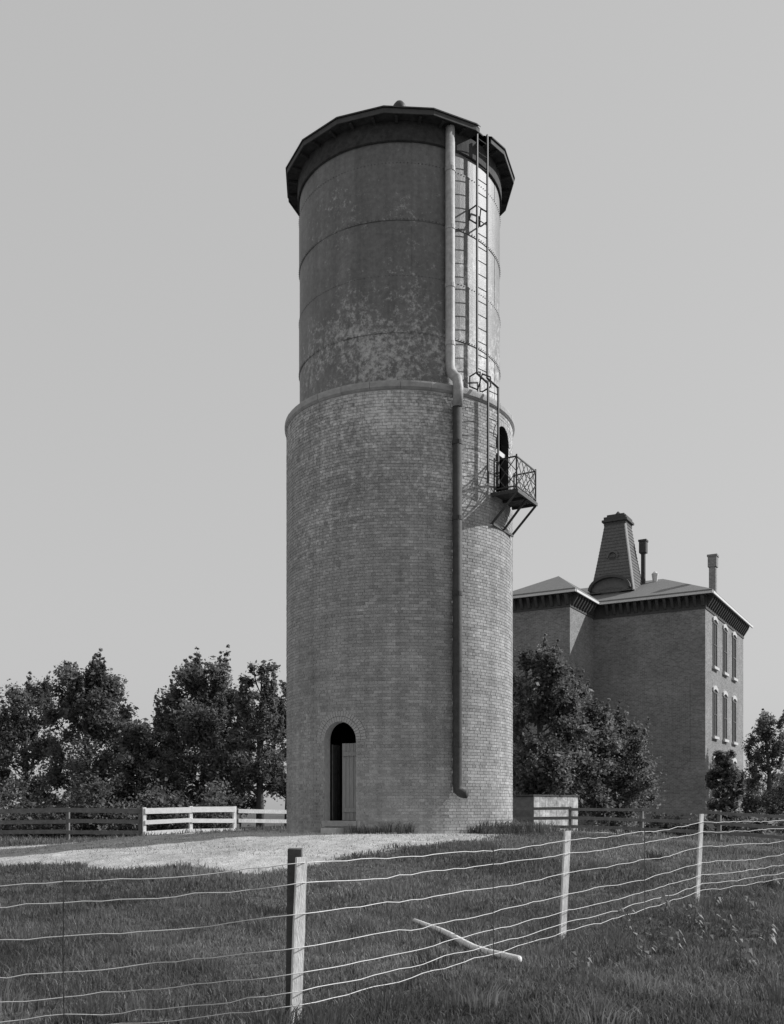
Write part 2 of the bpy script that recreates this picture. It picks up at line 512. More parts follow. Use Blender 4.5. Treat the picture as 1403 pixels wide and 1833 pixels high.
def opening(o, name):
    """reveal of an arched opening: a strip following its outline from the face back to the inner skin"""
    mb = MB()
    out = [(-o['hw'], o['z0'])] + [(-o['hw'], o['z0'] + (o['zs'] - o['z0']) * k / 6) for k in range(1, 6)]
    out += [(-o['hw'] * math.cos(math.pi * k / 24), o['zs'] + o['hw'] * math.sin(math.pi * k / 24)) for k in range(25)]
    out += [(o['hw'], o['z0'] + (o['zs'] - o['z0']) * k / 6) for k in range(5, -1, -1)]
    def mp(s, z, r): return cyl(o['a'] + s / RB, z, r)
    vs = []
    for s, z in out: vs += [mp(s, z, RB + 0.004), mp(s, z, RB - 0.19)]
    n = len(out)
    mb.add(vs, [(2 * i, 2 * i + 1, 2 * i + 3, 2 * i + 2) for i in range(n - 1)])
    # outer lip so that no gap shows between outline and bricks
    vs = []
    for i, (s, z) in enumerate(out):
        if z > o['zs']: e = (s * (1 + 0.05 / o['hw']), o['zs'] + (z - o['zs']) * (1 + 0.05 / o['hw']))
        else: e = (s + math.copysign(0.05, s), z)
        vs += [mp(s, z, RB + 0.004 - 0.012), mp(e[0], e[1], RB - 0.0115)]
    mb.add(vs, [(2 * i, 2 * i + 2, 2 * i + 3, 2 * i + 1) for i in range(n - 1)])
    return mb.build(name, M['mortar' if o is DOOR else 'inside'], tower), mp  # upper reveal is coloured dark in place of shade

doorway, dmap = opening(DOOR, 'arched_doorway')
# rings of arch bricks
for ring, (r0, r1, n) in enumerate(((0.445, 0.565, 22), (0.577, 0.697, 27))):
    for k in range(n):
        b0 = math.pi * (k + 0.07) / n; b1 = math.pi * (k + 0.93) / n
        mb = MB()
        pr = RB + 0.012 + rng.uniform(0, 0.008)
        q = []
        for rr in (RB - 0.03, pr):
            for (b, r) in ((b0, r0), (b1, r0), (b1, r1), (b0, r1)):
                q.append(dmap(-r * math.cos(b), DOOR['zs'] + r * math.sin(b), rr))
        mb.hexa(q)
        mb.build('arch_brick', M['arch'], doorway)
# sill stone and step
mb = MB()
def cbox(mb, o, s0, s1, z0, z1, r0, r1):
    f = lambda s, z, r: cyl(o['a'] + s / RB, z, r)
    n = 4
    for i in range(n):
        a, b = s0 + (s1 - s0) * i / n, s0 + (s1 - s0) * (i + 1) / n
        mb.hexa([f(a, z0, r0), f(b, z0, r0), f(b, z0, r1), f(a, z0, r1), f(a, z1, r0), f(b, z1, r0), f(b, z1, r1), f(a, z1, r1)])
cbox(mb, DOOR, -0.47, 0.47, DOOR['z0'] - 0.13, DOOR['z0'] + 0.002, RB - 0.17, RB + 0.05)
mb.build('door_sill', M['coping'], doorway)
mb = MB(); cbox(mb, DOOR, -0.26, 0.12, ZB - 0.15, ZB + 0.13, RB + 0.006, RB + 0.38)
mb.build('stone_step', M['stone'], doorway)
# right leaf, shut: boards with two ledges; left leaf swung inwards
def leaf(s0, s1, z0, z1, r, name):
    mb = MB(); n = 4
    w = (s1 - s0) / n
    for i in range(n):
        cbox(mb, DOOR, s0 + i * w + 0.004, s0 + (i + 1) * w - 0.004, z0, z1 + rng.uniform(-0.01, 0.01), r - 0.035, r + rng.uniform(-0.004, 0.004))
    for z in (z0 + 0.25, z1 - 0.25):
        cbox(mb, DOOR, s0 + 0.02, s1 - 0.02, z - 0.05, z + 0.05, r + 0.006, r + 0.03)
    return mb.build(name, M['doorwood'], doorway)
leaf(0.0, 0.435, DOOR['z0'] + 0.01, DOOR['zs'] - 0.08, RB - 0.12, 'door_leaf')
mb = MB()
h0 = dmap(-0.41, 0, RB - 0.24); rd = Vector((math.sin(DOOR['a'] + R_(8)), -math.cos(DOOR['a'] + R_(8)), 0))
for i in range(4):
    a = h0 - rd * (0.11 * i + 0.003); b = h0 - rd * (0.11 * i + 0.107)
    mb.bar((a.x, a.y, (DOOR['z0'] + DOOR['zs']) / 2 - 0.03), (b.x, b.y, (DOOR['z0'] + DOOR['zs']) / 2 - 0.03), 0.035, DOOR['zs'] - DOOR['z0'] - 0.1)
mb.build('door_leaf', M['darkwood'], doorway)

hatch, hmap = opening(HATCH, 'upper_doorway')
for k in range(18):
    b0 = math.pi * (k + 0.07) / 18; b1 = math.pi * (k + 0.93) / 18
    mb = MB(); q = []
    pr = RB + 0.012 + rng.uniform(0, 0.006)
    for rr in (RB - 0.03, pr):
        for (b, r) in ((b0, 0.385), (b1, 0.385), (b1, 0.505), (b0, 0.505)):
            q.append(hmap(-r * math.cos(b), HATCH['zs'] + r * math.sin(b), rr))
    mb.hexa(q); mb.build('arch_brick', M['arch'], hatch)
mb = MB(); mb.bar(hmap(-0.37, 10.45, RB - 0.10), hmap(0.37, 10.45, RB - 0.10), 0.05, 0.12)
mb.build('cross_bar', M['trim'], hatch)

# coping on top of the jacket
def ring(mb, prof, n=96, a0=0.0, a1=2 * math.pi, closed=True):
    vs, fs = [], []
    m = len(prof)
    cnt = n if closed else n + 1
    for i in range(cnt):
        a = a0 + (a1 - a0) * i / n
        for r, z in prof: vs.append(cyl(a, z, r))
    for i in range(n):
        i2 = (i + 1) % n if closed else i + 1
        for k in range(m):
            k2 = (k + 1) % m
            fs.append((i * m + k, i2 * m + k, i2 * m + k2, i * m + k2))
    if not closed:
        fs.append(tuple(range(m - 1, -1, -1))); fs.append(tuple(n * m + k for k in range(m)))
    mb.add(vs, fs)
n_stone = 26
mbase = 2 * math.pi / n_stone
mb = MB(); ring(mb, [(RS + 0.05, ZR - 0.02), (RB - 0.02, ZR - 0.02), (RB - 0.02, ZR - 0.13), (RS + 0.05, ZR - 0.13)])
cap = mb.build('coping', M['coping'], tower)
for i in range(n_stone):
    a0, a1 = i * mbase + 0.0015, (i + 1) * mbase - 0.0015
    e = rng.uniform(-0.006, 0.006)
    mb = MB()
    ring(mb, [(RS + 0.06, ZR + 0.10), (RB + 0.04 + e, ZR + 0.045), (RB + 0.05 + e, ZR), (RB + 0.05 + e, ZR - 0.10), (RB + 0.005, ZR - 0.15), (RB - 0.015, ZR - 0.15), (RB - 0.015, ZR - 0.015), (RS + 0.06, ZR - 0.015)], 3, a0, a1, False)
    mb.build('coping_stone', M['coping'], cap)

# steel plates of the standpipe: five rings lapped in and out
rows = [(ZR - 0.05, 12.95), (12.9, 14.3), (14.25, 15.65), (15.6, 17.0), (16.95, ZE + 0.02)]
for j, (z0, z1) in enumerate(rows):
    npl = 6
    for i in range(npl):
        a0 = 2 * math.pi * (i + (0.5 if j % 2 else 0.1)) / npl; a1 = a0 + 2 * math.pi / npl + 0.025
        r = RS + (0.014 if j % 2 else 0.0)
        mb = MB()
        vs, fs = [], []
        n = 20
        for k in range(n + 1):
            a = a0 + (a1 - a0) * k / n
            lap = 0.007 * (1 - k / n)
            for rr, zz in ((r + lap, z0), (r + lap, z1), (r + lap - 0.012, z1), (r + lap - 0.012, z0)): vs.append(cyl(a, zz, rr))
        for k in range(n):
            for q in range(4):
                q2 = (q + 1) % 4
                fs.append((k * 4 + q, (k + 1) * 4 + q, (k + 1) * 4 + q2, k * 4 + q2))
        fs.append((3, 2, 1, 0)); fs.append((n * 4, n * 4 + 1, n * 4 + 2, n * 4 + 3))
        mb.add(vs, fs)
        plate = mb.build('steel_plate', M['steel'], tower, smooth=False)
# rivets round every lap
rv = MB()
for j, (z0, z1) in enumerate(rows):
    for z, rr in ((z0 + 0.028, 0), (z1 - 0.028, 0)):
        r = RS + (0.014 if j % 2 else 0.0) + 0.006
        for k in range(190):
            a = 2 * math.pi * k / 190
            c = cyl(a, z, r); n_ = Vector((math.sin(a), -math.cos(a), 0)); t_ = Vector((math.cos(a), math.sin(a), 0))
            b = [c + t_ * (0.017 * math.cos(q)) + Vector((0, 0, 0.017 * math.sin(q))) for q in (0.0, 1.257, 2.513, 3.77, 5.027)]
            rv.add(b + [c + n_ * 0.02], [(0, 1, 5), (1, 2, 5), (2, 3, 5), (3, 4, 5), (4, 0, 5)])
ro_ = rv.build('rivet_row', M['steel'], tower); ro_['kind'] = 'stuff'

# frieze under the eaves
mb = MB(); ring(mb, [(RS + 0.03, ZE - 0.48), (RS + 0.06, ZE - 0.46), (RS + 0.06, ZE - 0.005), (RS + 0.03, ZE - 0.005)], 96)
mb.build('frieze', M['eave'], tower)
# sixteen-sided roof
V16 = [R_(-7.5 + 22.5 * k) for k in range(16)]
RR = 3.03
APEX = 19.72
roof_m = MB()
NOT = 2   # the side that carries the ladder notch, between 37.5 and 60 degrees
vs = [cyl(a, ZE + 0.13, RR + 0.03) for a in V16] + [Vector((TX, TY, APEX))] + [cyl(a, ZE + 0.10, RR + 0.03) for a in V16] + [Vector((TX, TY, APEX - 0.1))]
fs = []
for k in range(16):
    k2 = (k + 1) % 16
    if k == NOT: continue
    fs += [(k, k2, 16), (k2 + 17, k + 17, 33), (k + 17, k2 + 17, k2, k)]
roof_m.add(vs, fs)
A, B = V16[NOT], V16[(NOT + 1) % 16]
def side(t, inset, z):                              # point along the notched side
    return cyl(A, z, RR + 0.03 - inset).lerp(cyl(B, z, RR + 0.03 - inset), t)
ap = Vector((TX, TY, APEX))
def slope_pt(t, f, dz_=0.0):
    q = side(t, 0, ZE + 0.13).lerp(ap, f); return q + Vector((0, 0, dz_))
for (t0, t1, f0) in ((0.0, 0.12, 0.0), (0.12, 0.52, 0.085), (0.52, 1.0, 0.0)):
    p4 = [slope_pt(t0, f0), slope_pt(t1, f0), ap]
    lo = [q - Vector((0, 0, 0.03)) for q in p4[:2]]
    roof_m.add(p4 + lo, [(0, 1, 2), (3, 4, 1, 0)])
roof = roof_m.build('roof', M['shingle'], tower)
for k in range(16):
    k2 = (k + 1) % 16
    spans = [(0.0, 0.12), (0.52, 1.0)] if k == NOT else [(0, 1)]
    for t0, t1 in spans:
        mb = MB()
        P = lambda r, z, t: cyl(V16[k], z, r).lerp(cyl(V16[k2], z, r), t)
        g = 0.002
        mb.hexa([P(RR - 0.03, ZE - 0.02, t0 + g), P(RR - 0.03, ZE - 0.02, t1 - g), P(RR, ZE - 0.02, t1 - g), P(RR, ZE - 0.02, t0 + g),
                 P(RR - 0.03, ZE + 0.098, t0 + g), P(RR - 0.03, ZE + 0.098, t1 - g), P(RR, ZE + 0.098, t1 - g), P(RR, ZE + 0.098, t0 + g)])
        mb.build('fascia_board', M['fascia'], roof)
        mb = MB()
        mb.hexa([P(RS - 0.02, ZE + 0.002, t0 + g), P(RS - 0.02, ZE + 0.002, t1 - g), P(RR - 0.032, ZE + 0.002, t1 - g), P(RR - 0.032, ZE + 0.002, t0 + g),
                 P(RS - 0.02, ZE + 0.03, t0 + g), P(RS - 0.02, ZE + 0.03, t1 - g), P(RR - 0.032, ZE + 0.03, t1 - g), P(RR - 0.032, ZE + 0.03, t0 + g)])
        mb.build('soffit_panel', M['eave'], roof)
    # rafter ends under the soffit
    for t in (0.25, 0.75) if k != NOT else (0.8,):
        mb = MB()
        a_ = P(RS + 0.05, ZE - 0.05, t); b_ = P(RR - 0.06, ZE - 0.025, t)
        mb.bar(a_, b_, 0.06, 0.07)
        mb.build('rafter_end', M['eave'], roof)
# finial
mb = MB()
prof = [(0.13, APEX - 0.12), (0.15, APEX + 0.02), (0.09, APEX + 0.08), (0.08, APEX + 0.22), (0.15, APEX + 0.28), (0.185, APEX + 0.40), (0.17, APEX + 0.52), (0.10, APEX + 0.61), (0.0, APEX + 0.64)]
vs, fs = [], []
for r, z in prof:
    for k in range(14): vs.append(cyl(2 * math.pi * k / 14, z, r))
for i in range(len(prof) - 1):
    for k in range(14):
        k2 = (k + 1) % 14
        fs.append((i * 14 + k, i * 14 + k2, (i + 1) * 14 + k2, (i + 1) * 14 + k))
mb.add(vs, fs); mb.build('finial', M['iron'], roof, smooth=True)

# overflow pipe down the tower
PA = R_(25.7)
zt = ZE - 0.03
mb = MB()
up = [cyl(PA, zt, RS + 0.125), cyl(PA, 15, RS + 0.125), cyl(PA, ZR + 0.62, RS + 0.125), cyl(PA, ZR + 0.42, RS + 0.20), cyl(PA, ZR + 0.18, RB + 0.12), cyl(PA, ZR - 0.05, RB + 0.175), cyl(PA, ZR - 0.5, RB + 0.14)]
mb.tube(up, [0.115, 0.115, 0.115, 0.118, 0.12, 0.122, 0.122], 18)
upipe = mb.build('overflow_pipe', M['pipe'], tower, smooth=True)
lo = [cyl(PA, ZR - 0.45, RB + 0.125), cyl(PA, 5, RB + 0.125), cyl(PA, EYE + 0.62, RB + 0.125), cyl(PA, EYE + 0.47, RB + 0.14), cyl(PA + 0.02, EYE + 0.40, RB + 0.22), cyl(PA + 0.045, EYE + 0.38, RB + 0.33)]
mb = MB(); mb.tube(lo, [0.112, 0.112, 0.112, 0.115, 0.112, 0.11], 16)
lpipe = mb.build('overflow_pipe', M['rust'], tower, smooth=True)
for z, r, par in [(z, RS + 0.125, upipe) for z in (12.7, 14.1, 15.5, 16.9)] + [(z, RB + 0.125, lpipe) for z in (10.2, 8.4, 6.6, 4.8, 3.0)]:
    mb = MB()
    mb.tube([cyl(PA, z - 0.05, r), cyl(PA, z + 0.05, r)], 0.126 if par is upipe else 0.122, 18)
    mb.build('pipe_collar', M['pipe' if par is upipe else 'rust'], par)

# ladder
LA = R_(43.6)
lw = 0.19
def lad(side_, z, r):
    t_ = Vector((math.cos(LA), math.sin(LA), 0))
    return cyl(LA, z, r) + t_ * (side_ * lw)
mb = MB()
path = [(ZE + 0.16, RS + 0.27), (ZR + 0.55, RS + 0.27), (ZR + 0.2, RB + 0.27), (9.35, RB + 0.27)]
for s in (-1, 1):
    for i in range(len(path) - 1):
        mb.bar(lad(s, *path[i]), lad(s, *path[i + 1]), 0.035, 0.045, up=(math.sin(LA), -math.cos(LA), 0))
ladder = mb.build('ladder', M['iron'], tower)
def rpath(z):
    for i in range(len(path) - 1):
        z1, r1 = path[i]; z0, r0 = path[i + 1]
        if z0 <= z <= z1: return r0 + (r1 - r0) * (z - z0) / (z1 - z0)
z = 9.6
rung_me = None
while z < ZE + 0.05:
    if rung_me is None:
        mb = MB(); mb.tube([Vector((-lw, 0, 0)), Vector((lw, 0, 0))], 0.011, 6)
        rg = mb.build('rung', M['iron'], ladder); rung_me = rg.data
    else:
        rg = link('rung', rung_me, ladder)
    rg.rotation_euler = (0, 0, LA)
    rg.location = cyl(LA, z, rpath(z))
    z += 0.33
# lozenge shaped stand-off brackets between wall and ladder
for z in (16.1, 12.0):
    rw = RS + 0.02 if z > ZR else RB
    rl = rpath(z)
    for s in (-1, 1):
        mb = MB()
        lp = [(rl, 0.10), ((rw + rl) / 2, 0.20), (rw + 0.01, 0.10), (rw + 0.01, -0.14), ((rw + rl) / 2, -0.24), (rl, -0.14)]
        lp = [lad(s, z + h, r) + Vector((math.cos(LA), math.sin(LA), 0)) * (0.10 * s * (-1 if k in (1, 4) else 0)) for k, (r, h) in enumerate(lp)]
        for k in range(6):
            d_ = (lp[(k + 1) % 6] - lp[k]).normalized() * 0.012
            mb.bar(lp[k] - d_, lp[(k + 1) % 6] + d_, 0.027)
        mb.build('standoff_bracket', M['iron'], ladder)

# balcony at the upper doorway
BA = HATCH['a']
rad = Vector((math.sin(BA), -math.cos(BA), 0)); tan = Vector((math.cos(BA), math.sin(BA), 0))
w0 = cyl(BA, 0, RB)
ZF = 9.25
L, HW = 0.62, 0.62
def bp_(u, t, z): return w0 + rad * u + tan * t + Vector((0, 0, z))
floor = MB()
for t in (-HW, 0, HW): floor.bar(bp_(-0.02, t, ZF - 0.045), bp_(L, t, ZF - 0.045), 0.05, 0.07)
floor.bar(bp_(L + 0.025, -HW - 0.025, ZF - 0.045), bp_(L + 0.025, HW + 0.025, ZF - 0.045), 0.05, 0.08)
balcony = floor.build('balcony', M['iron'], tower)
for i in range(9):
    t0 = -0.06 + 0.08 * i
    mb = MB(); mb.bar(bp_(t0 + 0.035, -HW, ZF + 0.005), bp_(t0 + 0.035, HW, ZF + 0.005), 0.066, 0.03)
    mb.build('floor_board', M['darkwood'], balcony)
for t in (-HW, 0, HW):
    mb = MB(); mb.bar(bp_(L, t, ZF - 0.08), bp_(0.02 - 0.06 * abs(t) / HW, t, ZF - 0.75), 0.035, 0.05)
    mb.build('strut', M['iron'], balcony)
mb = MB()
for t0, t1 in ((-HW, 0), (0, HW)): mb.bar(bp_(0.0, t0, ZF - 0.76), bp_(0.0, t1, ZF - 0.76), 0.035, 0.05)
mb.build('wall_bar', M['iron'], balcony)
RH = 0.80
corners = [(0.03, -HW), (L, -HW), (L, HW), (0.03, HW)]
for u, t in corners:
    mb = MB(); mb.bar(bp_(u, t, ZF), bp_(u, t, ZF + RH + 0.05), 0.035, 0.035); mb.build('railing_post', M['iron'], balcony)
for i in range(3):
    a_, b_ = corners[i], corners[i + 1]
    mb = MB()
    P = lambda q, z: bp_(a_[0] + (b_[0] - a_[0]) * q, a_[1] + (b_[1] - a_[1]) * q, z)
    for z in (ZF + RH, ZF + 0.08): mb.bar(P(0, z), P(1, z), 0.03, 0.03)
    n = 4 if i == 1 else 2
    for k in range(n):
        for h in range(2):
            z0, z1 = ZF + 0.08 + h * (RH - 0.08) / 2, ZF + 0.08 + (h + 1) * (RH - 0.08) / 2
            mb.bar(P(k / n, z0), P((k + 1) / n, z1), 0.014, 0.018)
            mb.bar(P(k / n, z1), P((k + 1) / n, z0), 0.014, 0.018)
    mb.build('lattice_panel', M['iron'], balcony)

# ------------------------------------------------------------------ brick hall with mansard turret, behind on the right
K = 1.4
P0 = Vector((10.5, 56.0, 0))
ux, vx = Vector((0.866, -0.5, 0)), Vector((0.5, 0.866, 0))
def hp(u, v, z): return P0 + ux * u + vx * v + Vector((0, 0, z))
def hbox(mb, u0, u1, v0, v1, z0, z1):
    mb.hexa([hp(u0, v0, z0), hp(u1, v0, z0), hp(u1, v1, z0), hp(u0, v1, z0), hp(u0, v0, z1), hp(u1, v0, z1), hp(u1, v1, z1), hp(u0, v1, z1)])
EZ = 14.09
OV = 0.5
hall = thing('brick_hall', 'large dark brick hall with hipped roofs, bracketed eaves and a tapering mansard turret', 'building', hp(0, 4.8, 0.3))
MU0, MU1, MV0, MV1 = -8.0, 6.72, 4.28, 17.0
mb = MB(); hbox(mb, -5 + OV, -OV, OV, MV0 + OV + 0.3, 0.0, EZ - 0.03); mb.build('wing_wall', M['hallbrick'], hall)
mb = MB(); hbox(mb, MU0 + OV, MU1 - OV, MV0 + OV, MV1 - OV, 0.0, EZ - 0.033)
mwall = mb.build('main_wall', M['hallbrick'], hall)
def hip(name, u0, u1, v0, v1, z, ridge, thick=0.1):
    """hipped roof over a rectangle; ridge = two points (u, v, z)"""
    mb = MB()
    a = [hp(u0, v0, z), hp(u1, v0, z), hp(u1, v1, z), hp(u0, v1, z)]
    r = [hp(*ridge[0]), hp(*ridge[1])]
    along_u = abs(ridge[0][0] - ridge[1][0]) > abs(ridge[0][1] - ridge[1][1])
    lowr = [q - Vector((0, 0, thick)) for q in a]
    f = [(0, 1, 5, 4), (1, 2, 5), (2, 3, 4, 5), (3, 0, 4)] if along_u else [(0, 1, 4), (1, 2, 5, 4), (2, 3, 5), (3, 0, 4, 5)]
    mb.add(a + r + lowr, f + [(6, 7, 1, 0), (7, 8, 2, 1), (8, 9, 3, 2), (9, 6, 0, 3), (9, 8, 7, 6)])
    return mb.build(name, M['hallroof'], hall)
wroof = hip('wing_roof', -5, 0, 0, 11.0, EZ + 0.12, [(-2.3, 3.5, 15.85), (-2.3, 10.5, 15.85)])
mroof = hip('main_roof', MU0, MU1, MV0, MV1, EZ + 0.125, [(-3.4, 10.4, 16.55), (2.3, 10.4, 16.55)])
# pale gutter lines and dark brackets below
def eave(a, b, z, par, trim=True):
    mb = MB(); mb.bar(hp(a[0], a[1], z - 0.07), hp(b[0], b[1], z - 0.07), 0.08, 0.13); mb.build('gutter_board', M['trim'], par)
eave((-5, -0.03), (0.03, -0.03), EZ + 0.02, wroof); eave((0.03, 0.04), (0.03, MV0 - 0.04), EZ + 0.02, wroof)
eave((0.06, MV0 - 0.03), (MU1 + 0.02, MV0 - 0.03), EZ + 0.02, mroof); eave((MU1 + 0.03, MV0 + 0.05), (MU1 + 0.03, MV1), EZ + 0.02, mroof)
mb = MB(); hbox(mb, -5 + OV - 0.04, -OV + 0.04, OV - 0.04, MV0 + OV + 0.2, EZ - 0.85, EZ - 0.1); mb.build('frieze', M['darktrim'], hall)
mb = MB(); hbox(mb, MU0 + OV - 0.045, MU1 - OV + 0.045, MV0 + OV - 0.045, MV1 - OV + 0.045, EZ - 0.88, EZ - 0.103); mb.build('frieze', M['darktrim'], hall)
def brackets(a, b, n, inward, par):
    for i in range(n):
        q = (i + 0.5) / n
        u, v = a[0] + (b[0] - a[0]) * q, a[1] + (b[1] - a[1]) * q
        iu, iv = inward
        mb = MB()
        w = 0.08
        wu, wv = abs(iv) * w, abs(iu) * w
        f = lambda d, s, z: hp(u + iu * d + s * wu, v + iv * d + s * wv, z)
        mb.add([f(0.05, -1, EZ - 0.12), f(0.46, -1, EZ - 0.12), f(0.46, -1, EZ - 0.75), f(0.38, -1, EZ - 0.7), f(0.12, -1, EZ - 0.3),
                f(0.05, 1, EZ - 0.12), f(0.46, 1, EZ - 0.12), f(0.46, 1, EZ - 0.75), f(0.38, 1, EZ - 0.7), f(0.12, 1, EZ - 0.3)],
               [(0, 1, 2, 3, 4), (9, 8, 7, 6, 5), (0, 5, 6, 1), (1, 6, 7, 2), (2, 7, 8, 3), (3, 8, 9, 4), (4, 9, 5, 0)])
        mb.build('eave_bracket', M['darktrim'], par)
brackets((-4.6, 0), (-0.4, 0), 9, (0, 1), hall)
brackets((0, 0.5), (0, MV0 - 0.1), 8, (-1, 0), hall)
brackets((0.2, MV0), (MU1 - 0.4, MV0), 14, (0, 1), hall)
brackets((MU1, MV0 + 0.5), (MU1, MV1 - 0.5), 22, (-1, 0), hall)
# windows in the sunny end wall
for z0 in (10.1, 5.9, 1.8):
    for v0 in (6.75, 9.7, 12.65):
        mb = MB()
        uu = MU1 - OV
        for (a, b, c, d) in ((v0, v0 + 0.1, z0, z0 + 2.7), (v0 + 1.0, v0 + 1.1, z0, z0 + 2.7), (v0 + 0.1, v0 + 1.0, z0, z0 + 0.1), (v0 + 0.1, v0 + 1.0, z0 + 2.6, z0 + 2.7), (v0 + 0.1, v0 + 1.0, z0 + 1.3, z0 + 1.37), (v0 + 0.52, v0 + 0.58, z0 + 0.1, z0 + 1.3), (v0 + 0.52, v0 + 0.58, z0 + 1.37, z0 + 2.6)):
            hbox(mb, uu + 0.002, uu + 0.05, a, b, c, d)
        wf = mb.build('window', M['darktrim'], hall)
        mb = MB(); hbox(mb, uu + 0.004, uu + 0.02, v0 + 0.08, v0 + 1.02, z0 + 0.08, z0 + 2.62); mb.build('pane', M['glass'], wf)
        mb = MB(); hbox(mb, uu + 0.001, uu + 0.16, v0 - 0.12, v0 + 1.22, z0 - 0.16, z0 - 0.003); mb.build('window_sill', M['stone'], wf)
        mb = MB()
        for k in range(6):
            x0, x1 = v0 - 0.1 + 1.3 * k / 6, v0 - 0.1 + 1.3 * (k + 1) / 6
            h = lambda x: 0.16 * math.sin(math.pi * (x - v0 + 0.1) / 1.3)
            mb.hexa([hp(uu + 0.001, x0, z0 + 2.70 + h(x0)), hp(uu + 0.09, x0, z0 + 2.70 + h(x0)), hp(uu + 0.09, x1, z0 + 2.70 + h(x1)), hp(uu + 0.001, x1, z0 + 2.70 + h(x1)),
                     hp(uu + 0.001, x0, z0 + 2.92 + h(x0)), hp(uu + 0.09, x0, z0 + 2.92 + h(x0)), hp(uu + 0.09, x1, z0 + 2.92 + h(x1)), hp(uu + 0.001, x1, z0 + 2.92 + h(x1))])
        mb.build('window_hood', M['stone'], wf)
# blind arched window and string course on the shaded front
mb = MB(); hbox(mb, 4.35, 5.35, MV0 + OV - 0.03, MV0 + OV + 0.1, 4.0, 9.2); mb.build('blind_window', M['hallbrick'], hall)
# mansard turret
TU, TV = 0.05, 8.0
a_, b_ = 1.42, 0.66
z0, z1 = 15.2, 19.85
mb = MB()
lv = []
for q in range(7):
    t = q / 6
    h = a_ + (b_ - a_) * (t ** 0.85)
    z = z0 + (z1 - z0) * t
    lv.append([hp(TU - h, TV - h, z), hp(TU + h, TV - h, z), hp(TU + h, TV + h, z), hp(TU - h, TV + h, z)])
vs = [p for l in lv for p in l]
fs = [(i * 4 + k, i * 4 + (k + 1) % 4, i * 4 + 4 + (k + 1) % 4, i * 4 + 4 + k) for i in range(6) for k in range(4)] + [(24, 25, 26, 27)]
mb.add(vs, fs)
tur = mb.build('mansard_turret', M['mansard'], hall)
# slate courses as low ridges round the turret
mb = MB()
for q in range(1, 22):
    t = q / 22
    h = a_ + (b_ - a_) * (t ** 0.85) + 0.012; z = z0 + (z1 - z0) * t
    h2 = h - 0.02
    for (u0, v0_, u1, v1_) in ((-1, -1, 1, -1), (1, -1, 1, 1)):
        mb.bar(hp(TU + u0 * h, TV + v0_ * h, z), hp(TU + u1 * h, TV + v1_ * h, z), 0.03, 0.025)
sl = mb.build('slate_course', M['mansard'], tur); sl['kind'] = 'stuff'
mb = MB()
hbox(mb, TU - b_ - 0.16, TU + b_ + 0.16, TV - b_ - 0.16, TV + b_ + 0.16, z1 + 0.002, z1 + 0.14)
hbox(mb, TU - b_ - 0.06, TU + b_ + 0.06, TV - b_ - 0.06, TV + b_ + 0.06, z1 + 0.142, z1 + 0.34)
hbox(mb, TU - b_ + 0.1, TU + b_ - 0.1, TV - b_ + 0.1, TV + b_ - 0.1, z1 + 0.342, z1 + 0.5)
hbox(mb, TU - b_ - 0.05, TU + b_ + 0.05, TV - b_ - 0.05, TV + b_ + 0.05, z1 - 0.22, z1 - 0.004)
mb.build('turret_cornice', M['darktrim'], tur)
mb = MB(); mb.tube([hp(TU, TV, z1 + 0.5), hp(TU, TV, z1 + 0.62), hp(TU, TV, z1 + 0.8)], [0.16, 0.2, 0.04], 10); mb.build('finial', M['darktrim'], tur)
mb = MB(); mb.bar(hp(TU + a_ + 0.02, TV - a_ - 0.02, z0), hp(TU + b_ + 0.02, TV - b_ - 0.02, z1 - 0.25), 0.12, 0.12); mb.build('corner_board', M['trim'], tur)
# curved hood and oval dormer on its front
def archbar(mb, uc, vc, zc, ru, rz, thick, dep, n=16):
    for k in range(n):
        t0, t1 = math.pi * k / n, math.pi * (k + 1) / n
        f = lambda t, g, v: hp(uc - (ru + g) * math.cos(t), v, zc + (rz + g) * math.sin(t))
        mb.hexa([f(t0, 0, vc), f(t1, 0, vc), f(t1, 0, vc - dep), f(t0, 0, vc - dep), f(t0, thick, vc), f(t1, thick, vc), f(t1, thick, vc - dep), f(t0, thick, vc - dep)])
mb = MB(); archbar(mb, TU - 0.05, TV - 1.05, 15.35, 1.2, 0.72, 0.16, 0.75); hood = mb.build('curved_hood', M['darktrim'], tur)
mb = MB()
n = 16; vs = [hp(TU - 0.05, TV - 1.25, 15.0)] + [hp(TU - 0.05 - 1.2 * math.cos(math.pi * k / n), TV - 1.45, 15.35 + 0.72 * math.sin(math.pi * k / n)) for k in range(n + 1)]
mb.add(vs, [(0, k + 1, k + 2) for k in range(n)]); mb.build('hood_panel', M['hallroof'], hood)
mb = MB(); archbar(mb, TU - 0.05, TV - 0.62, 17.45, 0.28, 0.36, 0.11, 0.48, 12)
dm = mb.build('oval_dormer', M['mansard'], tur)
mb = MB(); hbox(mb, TU - 0.40, TU + 0.30, TV - 1.02, TV - 0.62, 16.75, 17.449); mb.build('dormer_cheek', M['mansard'], dm)
mb = MB(); hbox(mb, TU - 0.26, TU + 0.16, TV - 1.03, TV - 1.0, 16.9, 17.5); mb.build('dormer_louvre', M['iron'], dm)
